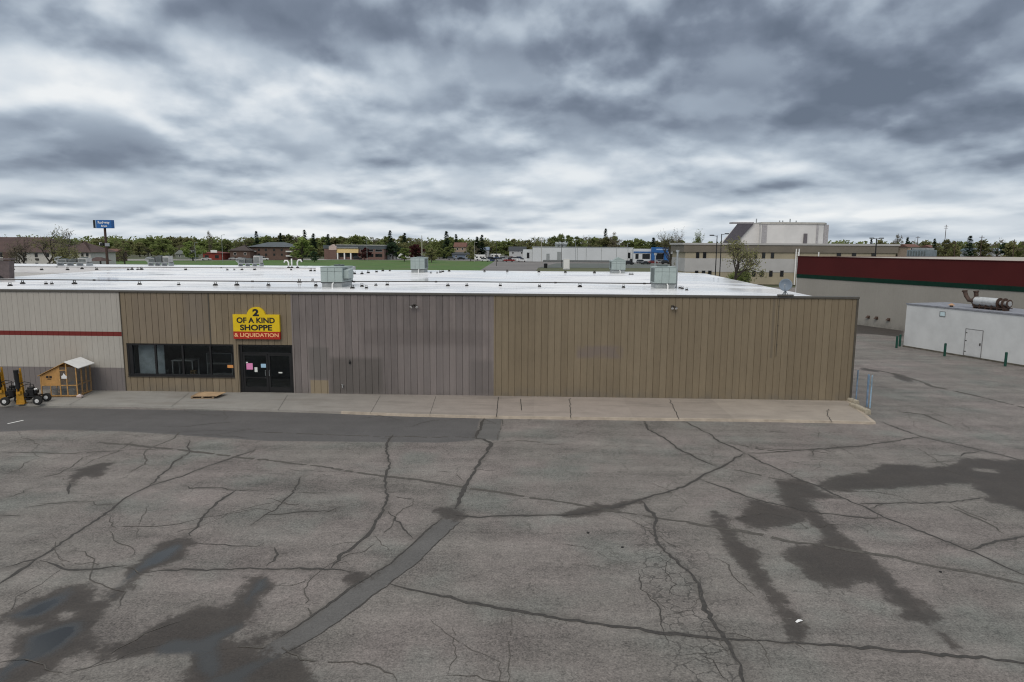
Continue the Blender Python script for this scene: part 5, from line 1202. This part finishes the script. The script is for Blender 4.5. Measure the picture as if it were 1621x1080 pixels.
# ------------------------------------------------------------------ poles and lamps
def street_lamp(px, ytop, Y, label, m, heads=(1,), r=.11, grp='lamp posts beyond the roof'):
    O = (X_at(px, Y), Y, 0); h = z_at(px, ytop, Y); t = thing('street_lamp', label, 'street lamp', O, 0, grp)
    a = MB(); a.tube([(0, 0, 0), (0, 0, h)], [r, r * .7], 8); a.build('pole', m, t)
    for s in heads:
        a = MB(); a.tube([(0, 0, h - .15), (s * .7, 0, h)], r * .4, 6); a.build('arm', m, t); a = MB(); a.box(min(s * .6, s * 1.35), max(s * .6, s * 1.35), -.22, .22, h - .06, h + .14); a.build('lamp_head', m, t, bevel=.03)
street_lamp(1134, 373, 128, 'black lamp post before the office block, left of a pair', M_black, (-1,)); street_lamp(1141, 370.5, 132, 'taller black lamp post before the office block, right of a pair', M_black, (1,))
street_lamp(1386, 377.5, 140, 'dark double-headed lamp post rising behind the red-topped store', M_black, (-1, 1), .16)
MPW = mat('weathered_pale_pole', (.38, .36, .33), .7)
for px, yt, Y, lab, m in ((309, 384, 300, 'grey lamp post beside the red store at the road', M_steel), (352, 372, 290, 'tall grey lamp post right of the red store', M_steel), (668, 373, 285, 'tall pale pole behind the small rear rooftop unit', MPW), (751, 384, 330, 'pale lamp post left of the parked campers', MPW), (786, 383, 270, 'dark lamp post at the dealer lot entrance', M_dark), (857, 381, 290, 'lamp post with round globe at the lot corner', MPW), (889, 383, 262, 'thin dark post before the white warehouse', M_dark), (911, 379, 350, 'thin grey pole behind the white warehouse', M_steel), (581, 380, 345, 'thin pole right of the restaurant awning', M_steel), (993, 385, 360, 'short grey mast behind the warehouse end', M_steel)):
    if px in (857,):
        O = (X_at(px, Y), Y, 0); h = z_at(px, yt, Y); t = thing('street_lamp', lab, 'street lamp', O, 0, 'lamp posts beyond the roof'); a = MB(); a.tube([(0, 0, 0), (0, 0, h)], .11, 8); a.build('pole', m, t)
        b = bmesh.new(); bmesh.ops.create_uvsphere(b, u_segments=12, v_segments=8, radius=.55); me = bpy.data.meshes.new('globe'); b.to_mesh(me); b.free(); me.materials.append(M_white); o = bpy.data.objects.new('globe', me); COL.objects.link(o); o.parent = t; o.location = (0, 0, h + .3)
    else: street_lamp(px, yt, Y, lab, m, (1,) if px != 668 else (), .11 if px != 668 else .2)
def utility_pole(px, ytop, Y, label, arms=1):
    O = (X_at(px, Y), Y, 0); h = z_at(px, ytop, Y); t = thing('utility_pole', label, 'utility pole', O, radians(10), 'utility poles at far right'); a = MB(); a.tube([(0, 0, 0), (0, 0, h)], [.22, .15], 7); a.build('pole', M_rust if arms else M_steel, t)
    for k in range(max(1, arms)): a = MB(); z = h - .8 - 1.2 * k; a.box(-1.3, 1.3, -.1, .1, z - .1, z + .1); a.build('crossarm', M_rust, t)
utility_pole(1494, 356, 420, 'tallest utility pole on the skyline at right', 2); utility_pole(1552, 373, 330, 'dark utility pole right of the tallest one'); utility_pole(1604, 379, 330, 'utility pole near the right photo edge'); utility_pole(1511, 382, 300, 'short utility pole behind the roof box unit'); utility_pole(1451, 374, 380, 'utility pole above the tan house at right')
def utility_box():
    Y = 235.0; O = (X_at(897, Y), Y, 0); t = thing('utility_cabinet', 'white utility cabinet at the corner before the warehouse', 'cabinet', O); w = X_at(902, Y) - O[0]; h = z_at(897, 410, Y)
    a = MB(); a.box(-w, w, -.6, .6, .1, h); a.build('cabinet', M_offw, t, bevel=.04); a = MB(); a.box(-w - .1, w + .1, -.7, .7, 0, .1); a.build('plinth', M_curb, t); a = MB(); a.box(-w * .8, w * .8, -.64, -.601, .4, h - .3); a.build('door', M_white, t)
    o = thing('dark_bin', 'dark round bin left of the white utility cabinet', 'bin', (X_at(864, 250), 250, 0)); a = MB(); a.cyl((0, 0, 0), (0, 0, 1.5), .6, .7, 14); a.build('drum', M_black, o); a = MB(); a.cyl((0, 0, 1.5), (0, 0, 1.7), .74, .5, 14); a.build('lid', M_black, o)
utility_box()

# ------------------------------------------------------------------ vehicles
def car_mesh(kind):
    b = MB(); g = MB()
    prof = {'car': ([(-2.2, .3), (2.2, .3), (2.25, .62), (2.1, .8), (1.2, .92), (-1.9, .95), (-2.25, .85)], [(-1.75, .93), (1.15, .91), (.45, 1.42), (-1.1, 1.44)]),
            'suv': ([(-2.3, .35), (2.3, .35), (2.35, .8), (2.2, 1.0), (1.2, 1.1), (-2.2, 1.12), (-2.35, .9)], [(-2.2, 1.1), (1.15, 1.08), (.5, 1.75), (-2.05, 1.78)]),
            'pickup': ([(-2.8, .45), (2.7, .45), (2.75, .95), (2.6, 1.1), (1.5, 1.18), (-2.75, 1.15)], [(-.7, 1.15), (1.45, 1.16), (.8, 1.85), (-.55, 1.87)])}[kind]
    b.prism(prof[0], -.88, .88); P = prof[1]
    V = [(p[0], -.84 + .14 * (p[1] > 1.2), p[1]) for p in P] + [(p[0], .84 - .14 * (p[1] > 1.2), p[1]) for p in P]
    g.add(V, [(0, 1, 5, 4), (1, 2, 6, 5), (3, 0, 4, 7), (0, 3, 2, 1), (4, 5, 6, 7)]); n = MB(); q = [p for p in P if p[1] > 1.2]
    n.box(min(p[0] for p in q), max(p[0] for p in q), -.71, .71, max(p[1] for p in q) - .03, max(p[1] for p in q) + .04)
    ww = []
    for x in (-1.45, 1.4):
        for y in (-.9, .7): w = MB(); w.cyl((x, y, .34), (x, y + .2, .34), .34, n=14); ww.append(w)
    return b, g, n, ww
CARCOL = {'white': (.62, .63, .64), 'silver': (.34, .35, .36), 'black': (.015, .016, .018), 'red': (.20, .02, .02), 'blue': (.03, .06, .15), 'grey': (.12, .125, .13), 'tan': (.3, .26, .2)}
CARM = {k: mat(k + '_car_paint', c, .25, .1, .04) for k, c in CARCOL.items()}
protos = {}
def car(kind, colr, px, py, rz, label, Y=None):
    c = at_z(px, py, 0) if Y is None else Vector((X_at(px, Y), Y, 0)); c.z = -.05; group = 'vehicles parked beyond the roof'
    if kind not in protos:
        t = thing('parked_' + ('car' if kind != 'pickup' else 'pickup'), label, 'car' if kind != 'pickup' else 'pickup truck', c, rz, group); b, g, n, ww = car_mesh(kind)
        b.build('body', CARM[colr], t, bevel=.06); g.build('windows', M_glass_dark, t); n.build('roof_panel', CARM[colr], t, bevel=.015)
        for w in ww: w.build('wheel', M_rubber, t)
        protos[kind] = t
    else:
        t = dup(protos[kind], c, rz, label, group)
        for ch in t.children:
            if ch.name.startswith(('body', 'roof_panel')):
                ch.data = ch.data.copy(); ch.data.materials[0] = CARM[colr]
cars = [('car', 'white', 327, 412, .1, 'white car before the small red store'), ('car', 'silver', 370, 411.5, 0, 'silver car on the road left of the right condenser bank'), ('suv', 'white', 418, 412, .2, 'white car before the apartment block, behind the condensers'), ('car', 'black', 443, 411, 0, 'dark car before the apartment block right end'),
 ('car', 'silver', 580, 410, .1, 'silver car beside the restaurant, behind the dark red tree'), ('car', 'white', 607, 409.5, 0, 'white car right of the restaurant'), ('suv', 'black', 566, 411, .3, 'dark car parked under the yellow awning end'), ('car', 'black', 655, 409, 0, 'black car right of the white camper van'), ('suv', 'white', 646, 409, .2, 'white car close behind the white camper van'),
 ('car', 'black', 730, 411, .2, 'dark car before the blue-grey house'), ('suv', 'grey', 715, 411.5, .2, 'grey car left of the blue-grey house front'), ('suv', 'black', 778, 411.5, .5, 'black car right of the white motorhome'), ('pickup', 'blue', 786, 410.5, .4, 'dark blue pickup beside the lot lamp post'), ('suv', 'silver', 797, 412, .3, 'silver car in the dealer row centre'), ('car', 'silver', 807, 411.5, .3, 'silver car right of the dealer row centre'), ('pickup', 'red', 806, 414.5, .1, 'dark red car at the dealer row front'), ('pickup', 'white', 826, 414.5, .0, 'white pickup at the dealer row front'), ('pickup', 'black', 842, 412.5, .0, 'black truck before the warehouse annex'), ('suv', 'black', 851, 412, .0, 'black car at the warehouse corner'), ('suv', 'white', 768, 414, .1, 'white car below the white motorhome'), ('car', 'blue', 776, 414, .2, 'dark blue car at the lot edge below the motorhome'), ('suv', 'silver', 792, 414, .1, 'silver car left of the dark red car'), ('suv', 'white', 817, 412, .2, 'white car behind the white pickup'), ('pickup', 'grey', 835, 412.5, .1, 'grey pickup at the warehouse annex'), ('suv', 'blue', 823, 411, .2, 'dark blue car behind the white pickup'), ('car', 'white', 858, 413, 0, 'white car before the warehouse front'), ('suv', 'red', 811, 411, .1, 'red car at the back of the dealer row'), ('suv', 'tan', 815, 410, .2, 'tan car at the back of the dealer row'), ('car', 'white', 790, 409.5, .1, 'white car at the back of the dealer row'), ('pickup', 'silver', 800, 409, .1, 'silver pickup at the back of the dealer row'),
 ('suv', 'black', 1004, 415.5, .4, 'black car behind the peaked rooftop unit'), ('suv', 'grey', 1015, 417, .5, 'grey car before the blue showroom portal'), ('car', 'black', 1022, 418.5, .4, 'black car before the showroom'), ('car', 'red', 1033, 417, .3, 'dark red car before the showroom'), ('suv', 'black', 995, 419, .2, 'large black car nearest the peaked rooftop unit'), ('car', 'silver', 1046, 416.5, .4, 'silver car before the showroom entrance'), ('suv', 'black', 1054, 418, .2, 'black car right of the showroom entrance')]
for c in cars: car(*c)
def camper(px, py, L, H, label, cab):
    c = at_z(px, py, 0); t = thing('camper_van', label, 'camper', c, radians(6)); a = MB(); a.prism([(-L / 2, .5), (L / 2 - cab, .5), (L / 2 - cab, H - .6), (L / 2 - cab + .7, H - .5), (L / 2 - cab + .4, H), (-L / 2, H)], -1.1, 1.1); a.build('body', M_white, t, bevel=.05)
    if cab: a = MB(); a.prism([(L / 2 - cab + .01, .5), (L / 2, .5), (L / 2, 1.2), (L / 2 - cab * .5, 1.5), (L / 2 - cab * .65, H - .7), (L / 2 - cab + .01, H - .7)], -1.0, 1.0); a.build('cab', M_white, t)
    for x in (-L * .3, 0, L * .2): a = MB(); a.box(x - .5, x + .5, -1.14, -1.101, 1.4, 2.1); a.build('window', M_glass_dark, t)
    for x in (-L * .25, L * .32):
        for y in (-1.12, .9): a = MB(); a.cyl((x, y, .4), (x, y + .22, .4), .4, n=14); a.build('wheel', M_rubber, t)
camper(761, 412.5, 7, 3.1, 'white motorhome at the left end of the dealer row', 1.6); camper(784, 409.5, 6, 2.9, 'white camper behind the blue pickup', 0)
def tent_trailer():
    c = at_z(636, 411, 0); t = thing('camper_trailer', 'white camper trailer with slanted roof on the lawn edge', 'camper', c, radians(4)); a = MB(); a.prism([(-2.2, .5), (2.4, .5), (2.4, 2.0), (.8, 3.4), (-.8, 3.4), (-2.2, 1.4)], -1, 1); a.build('body', M_white, t, bevel=.05); a = MB(); a.box(-1.8, 2.2, -1.05, -1.001, .7, 1.5); a.build('stripe', CARM['blue'], t)
    for y in (-1.1, .9): a = MB(); a.cyl((.2, y, .38), (.2, y + .2, .38), .38, n=14); a.build('wheel', M_rubber, t)
tent_trailer()

# ------------------------------------------------------------------ trees
def leaf_mat(name, a, b):
    g = G(name); P = g.objc(); oi = g.N('ShaderNodeObjectInfo').outputs['Random']
    c = g.mix(g.ss(g.noise(P, 1.1, 4, .7), .35, .65), a, b); k = g.math('ADD', .75, g.math('MULTIPLY', oi, .5)); c = g.mix(1, c, g.comb(k, k, k), 'MULTIPLY')
    tr = g.N('ShaderNodeBsdfTranslucent'); g.L(c, tr.inputs[0]); g.out(c, .9, 0, .1); mx = g.N('ShaderNodeMixShader'); mx.inputs[0].default_value = .4
    g.L(g.b.outputs[0], mx.inputs[1]); g.L(tr.outputs[0], mx.inputs[2]); g.L(mx.outputs[0], g.t.nodes['Material Output'].inputs[0]); return g.m
LM = {'green': leaf_mat('spring_leaves', (.130, .165, .055), (.215, .245, .095)), 'olive': leaf_mat('olive_leaves', (.155, .160, .070), (.235, .230, .112)), 'dark': leaf_mat('dark_needles', (.030, .055, .032), (.060, .092, .050)), 'brown': leaf_mat('brown_buds', (.145, .128, .090), (.210, .185, .130)), 'maroon': leaf_mat('maroon_leaves', (.065, .022, .023), (.110, .036, .036)), 'bright': leaf_mat('fresh_leaves', (.170, .220, .070), (.250, .300, .105))}
M_bark = mat('bark', (.060, .050, .042), .95, var=.3, scale=4); M_barkp = mat('pale_bark', (.16, .145, .13), .95, var=.3, scale=4)
def leaf_quad(mb, p, s, r):
    d = Vector((r.gauss(0, 1), r.gauss(0, 1), r.gauss(0, 1))).normalized(); t = d.orthogonal().normalized(); w = d.cross(t); a = s * r.uniform(.6, 1.3); b = s * r.uniform(.4, .8)
    mb.add([p - t * a, p + w * b * .8, p + t * a, p - w * b], [(0, 1, 2, 3)])
def crown_mesh(seed, kind):
    """crown for a tree of height 1 x width 1 (scaled later): built at 12 m"""
    r = random.Random(seed); mb = MB(); tr = MB(); H = 12.0
    if kind == 'conifer':
        n = 30
        for i in range(n):
            z = 1.0 + (H - 1.0) * i / n; R = 2.3 * (1 - i / n) ** .75 + .16
            for k in range(max(9, int(40 * (1 - i / n)))):
                a = r.uniform(0, 2 * pi); q = R * r.uniform(.25, 1.1); d = Vector((cos(a), sin(a), 0)); p = Vector((0, 0, z)) + d * q + Vector((0, 0, -q * .3 + r.gauss(0, .12)))
                s = Vector((-d.y, d.x, 0)); l = r.uniform(.45, .8); mb.add([p - d * l + s * .1, p - s * .48 - Vector((0, 0, .12)), p + d * l * .8 - Vector((0, 0, .3)), p + s * .48 - Vector((0, 0, .12))], [(0, 1, 2, 3)])
        tr.cyl((0, 0, 0), (0, 0, H * .95), .2, .03, 7)
    else:
        tr.tube([(0, 0, 0), (r.gauss(0, .1), r.gauss(0, .1), 2), (r.gauss(0, .3), r.gauss(0, .3), 5)], [.28, .22, .14], 7)
        nc = 26; 
        for c in range(nc):
            a = r.uniform(0, 2 * pi); zf = r.random(); z = 2.4 + (H - 3.2) * zf; prof = sin(pi * min(1, (zf * .86 + .12))) ** .6
            R = 4.0 * prof * r.uniform(.25, 1.0); cc = Vector((cos(a) * R, sin(a) * R, z)); rad = r.uniform(.7, 1.5)
            tr.tube([(0, 0, max(1.8, z * .55)), cc.lerp(Vector((0, 0, z * .75)), .45), cc], [.09, .06, .02], 4)
            for _ in range(64 if kind == 'broad' else 22):
                v = Vector((r.gauss(0, 1), r.gauss(0, 1), r.gauss(0, .75))); v *= rad * r.uniform(.3, 1.0) / max(.6, v.length); leaf_quad(mb, cc + v, .46 if kind == 'broad' else .28, r)
            for _ in range(0 if kind == 'broad' else 4):
                v = Vector((r.gauss(0, 1), r.gauss(0, 1), abs(r.gauss(0, 1)))).normalized() * rad * 1.15; tr.tube([cc, cc + v * .6, cc + v + Vector((0, 0, .2))], [.035, .025, .01], 3)
    return mb, tr
CM = {}
for k in ('broad', 'sparse', 'conifer'):
    for s in range(4 if k != 'conifer' else 2):
        mb, tr = crown_mesh(100 * s + len(k), k); a = mb.build('crown', LM['green'], fix=False); b = tr.build('trunk', M_bark, fix=False); CM[(k, s)] = (a.data, b.data); bpy.data.objects.remove(a); bpy.data.objects.remove(b)
TM = {}
def tree(px, ytop, Y, width, kind, leaf, label, group, trng, v=None):
    v = trng.randrange(4 if kind != 'conifer' else 2) if v is None else v
    O = (X_at(px, Y), Y, -.1); h = max(3.0, z_at(px, ytop, Y) + .1)
    t = thing('conifer' if kind == 'conifer' else 'tree', label, 'tree', O, trng.uniform(0, 6.28), group); sx = width / (8.0 if kind != 'conifer' else 4.6); t.scale = (sx, sx, h / 12.0)
    for i, nm in ((0, 'crown'), (1, 'trunk')):
        key = (kind, v, leaf, i)
        if key not in TM:
            me = CM[(kind, v)][i].copy(); me.name = nm
            if i == 0: me.materials[0] = LM[leaf]
            TM[key] = me
        o = bpy.data.objects.new(nm, TM[key]); COL.objects.link(o); o.parent = t
    return t
T = random.Random(21)
LAB = {('broad', 'green'): 'green leafy tree in the far row behind the lawn and car lot', ('broad', 'olive'): 'olive-green tree just leafing out in the far row behind the lawn', ('sparse', 'brown'): 'thin brown budding tree in the far row of trees', ('sparse', 'olive'): 'thin olive budding tree in the far row of trees', ('conifer', 'dark'): 'dark conifer standing above the far row of trees', ('broad', 'bright'): 'fresh light green tree in the far row of trees'}
# skyline heights read along the photograph's tree line
sky = [(-40, 372), (0, 372), (60, 376), (130, 378), (200, 378), (240, 374), (300, 373), (345, 378), (380, 374), (420, 371), (470, 372), (520, 374), (560, 371), (600, 372), (650, 374), (690, 378), (730, 375), (780, 380), (830, 377), (870, 371), (930, 371), (960, 374), (1000, 378), (1050, 378), (1090, 379)]
sxp = [p[0] for p in sky]; syp = [p[1] for p in sky]
def skyline(x): return float(np.interp(x, sxp, syp))
x = -30.0
while x < 1085:
    y = skyline(x) + T.uniform(-1.0, 4.0); Y = T.uniform(422, 495); k, l = T.choices([('broad', 'green'), ('broad', 'olive'), ('sparse', 'brown'), ('sparse', 'olive'), ('broad', 'bright')], [5, 5, 2, 3, 1])[0]
    tree(x, y, Y, T.uniform(10, 16), k, l, LAB[(k, l)], 'far row of trees', T); x += T.uniform(9, 15)
x = -20.0
while x < 1070:
    if not (362 < x < 470 or 508 < x < 612 or 716 < x < 745 or 755 < x < 1060 or 315 < x < 352):
        k, l = T.choices([('broad', 'green'), ('broad', 'olive'), ('sparse', 'brown'), ('broad', 'bright')], [4, 4, 2, 1])[0]; tree(x, T.uniform(384, 392), T.uniform(378, 405), T.uniform(6, 10), k, l, {'green': 'low green tree in front of the far tree row', 'olive': 'low olive tree in front of the far tree row', 'brown': 'low brown budding tree in front of the far tree row', 'bright': 'low light green tree in front of the far tree row'}[l], 'low trees before the far row', T)
    x += T.uniform(13, 22)
for px, yt in ((407, 365), (445, 368), (483, 363), (497, 369), (520, 370), (618, 364), (641, 368), (707, 365), (722, 370), (755, 374), (763, 371), (958, 361), (1034, 375)): tree(px, yt, T.uniform(400, 450), T.uniform(5.5, 8), 'conifer', 'dark', LAB[('conifer', 'dark')], 'dark conifers above the tree line', T)
for px, yt, Y, w, k, l, lab in ((577, 391, 362, 7, 'broad', 'maroon', 'small dark maroon tree covering the restaurant corner'), (658, 386, 330, 9, 'broad', 'maroon', 'dark maroon tree above the small rear rooftop unit'), (622, 383, 380, 11, 'broad', 'dark', 'dark broad tree right of the restaurant'), (497, 398, 312, 5, 'broad', 'dark', 'small dark bush left of the restaurant'), (478, 374, 325, 12, 'broad', 'bright', 'large fresh green tree right of the apartment block'), (640, 392, 338, 7, 'broad', 'bright', 'light green tree behind the white camper trailer'), (683, 393, 320, 7, 'broad', 'olive', 'olive tree right of the tall pale pole'), (333, 362, 400, 5, 'sparse', 'brown', 'tall bare brown tree above the small red store'), (745, 388, 350, 6, 'broad', 'olive', 'olive tree right of the blue-grey house'), (196, 384, 240, 8, 'sparse', 'olive', 'thin olive tree right of the blue pole sign'), (152, 386, 230, 8, 'sparse', 'olive', 'thin olive tree left of the blue pole sign'), (258, 376, 330, 12, 'broad', 'green', 'broad green tree above the middle condenser bank'), (305, 380, 320, 10, 'broad', 'bright', 'light green tree left of the small red store'), (972, 366, 430, 9, 'sparse', 'brown', 'bare grey tree right of the tall conifer over the warehouse')):
    tree(px, yt, Y, w, k, l, lab, 'single trees before the tree line', T)
xs2 = 1392
while xs2 < 1640:
    k, l = T.choices([('broad', 'dark'), ('broad', 'green'), ('sparse', 'brown'), ('broad', 'olive')], [2, 3, 2, 3])[0]
    tree(xs2, T.uniform(378, 386), T.uniform(345, 440), T.uniform(7, 11), k, l, {'dark': 'dark green tree in the row at far right', 'green': 'mid green tree in the row at far right', 'brown': 'brown budding tree in the row at far right', 'olive': 'olive tree in the row at far right'}[l], 'trees at far right', T); xs2 += T.uniform(9, 14)
for px, yt, w in ((1435, 374, 4.5), (1534, 372, 7), (1478, 377, 4.5), (1378, 377, 4)): tree(px, yt, 340, w, 'conifer', 'dark', {1435: 'dark conifer above the tan house at right', 1534: 'dark conifer, widest at far right', 1478: 'dark conifer beside the peach house', 1378: 'dark conifer behind the double-headed lamp post'}[px], 'conifers at far right', T)
tree(1420, 369, 340, 7, 'sparse', 'brown', 'bare tree right of the office block end', 'trees at far right', T)
def far_woods():
    r = random.Random(5); mb = MB()
    for i in range(520):
        X = r.uniform(-620, 700); Y = r.uniform(470, 820); h = r.uniform(9, 13) * Y / 640 + 1.8
        for _ in range(46):
            v = Vector((r.gauss(0, .5), r.gauss(0, .5), r.random())); p = Vector((X + v.x * 7.5, Y + v.y * 7, h * (.1 + .9 * v.z) - abs(v.x) * 2.5)); leaf_quad(mb, p, 1.7, r)
    for i in range(900):
        a = r.uniform(-1.1, 1.1); R = r.uniform(850, 2500); X, Y = R * sin(a), R * cos(a)
        for _ in range(12): leaf_quad(mb, Vector((X + r.gauss(0, 9), Y + r.gauss(0, 5), r.uniform(0, 11))), 5, r)
    o = mb.build('far_woods', LM['green'], fix=False); tag(o, kind='stuff')
far_woods()
def bare_tree(px, ytop, Y, spread, seed, label, leaf, nleaf, bark=None, lean=0.0, up=.5, wf=1.0):
    r = random.Random(seed); O = (X_at(px, Y), Y, -.05); H = z_at(px, ytop, Y); t = thing('bare_tree', label, 'tree', O, 0, 'bare trees behind the roof'); t.scale = (wf, wf, 1); mb = MB(); lf = MB(); tips = []
    def grow(p, d, L, rad, lev):
        n = 4; pts = [p]; rr = [rad]
        for i in range(n):
            d = (d + Vector((r.gauss(0, .13), r.gauss(0, .13), r.gauss(0, .07) + .05 * up))).normalized(); p = p + d * L / n; pts.append(p); rr.append(rad * (1 - .5 * (i + 1) / n))
        mb.tube(pts, rr, 6 if lev < 2 else 3)
        if lev >= 4: tips.append(p); tips.append(pts[2]); return
        k = {0: 5, 1: 4, 2: 4, 3: 4}[lev]
        for j in range(k):
            f = .35 + .65 * (j + r.random() * .6) / k if lev else .45 + .55 * j / k; q = pts[min(n, max(1, round(f * n)))]; a = r.uniform(0, 2 * pi); o = d.orthogonal().normalized(); o = o * cos(a) + d.cross(o) * sin(a)
            nd = (d * r.uniform(.6, .95) + o * r.uniform(.5, .95) * spread + Vector((0, 0, .22 * up))).normalized(); grow(q, nd, L * r.uniform(.55, .78), rad * .52, lev + 1)
    grow(Vector((0, 0, 0)), Vector((lean, 0, 1)).normalized(), H * .36, H * .022, 0)
    zmax = max(v[2] for v in mb.v); s = H / zmax; mb.v = [(a * s, b * s, c * s) for a, b, c in mb.v]
    mb.build('trunk', bark or M_bark, t, fix=False)
    for p in tips:
        for _ in range(nleaf):
            if r.random() < .8: leaf_quad(lf, p * s + Vector((r.gauss(0, .3), r.gauss(0, .3), r.gauss(0, .3))), .16, r)
    lf.build('crown', LM[leaf], t, fix=False)
bare_tree(70, 357, 150, 1.0, 3, 'large bare tree with olive buds before the motel', 'olive', 3); bare_tree(88, 360, 158, .9, 8, 'thin pale bare tree right of the large tree at the motel', 'brown', 1, M_barkp); bare_tree(45, 374, 160, 1.1, 5, 'low bare tree left of the large tree at the motel', 'brown', 2); bare_tree(108, 385, 150, 1.1, 15, 'low olive tree over the motel right wing', 'olive', 4); bare_tree(33, 374, 182, .9, 25, 'bare tree behind the motel roof at left', 'olive', 2)
bare_tree(1163, 374, 118, 1.15, 31, 'spreading bare tree with olive buds before the office block', 'olive', 3, None, 0, .35, 1.0); bare_tree(1066, 364, 170, .8, 12, 'tall thin budding tree left of the office, left of three', 'olive', 2, wf=.62); bare_tree(1082, 359, 176, .75, 13, 'tall thin budding tree left of the office, middle of three', 'brown', 2, wf=.6); bare_tree(1100, 362, 180, .75, 14, 'tall green-budded tree left of the office, right of three', 'bright', 3, wf=.6); bare_tree(1078, 390, 165, 1.0, 16, 'low tangled brown tree at the office left corner', 'brown', 3, wf=.7); bare_tree(8, 372, 195, 1.0, 17, 'leafing tree behind the motel roof at the photo edge', 'green', 4); bare_tree(1083, 392, 160, 1.0, 18, 'low dark budding tree touching the office left corner', 'olive', 3, wf=.7)
bare_tree(1172, 425, 128, 1.2, 19, 'low green shrub at the foot of the spreading office tree', 'green', 5, None, 0, .1)
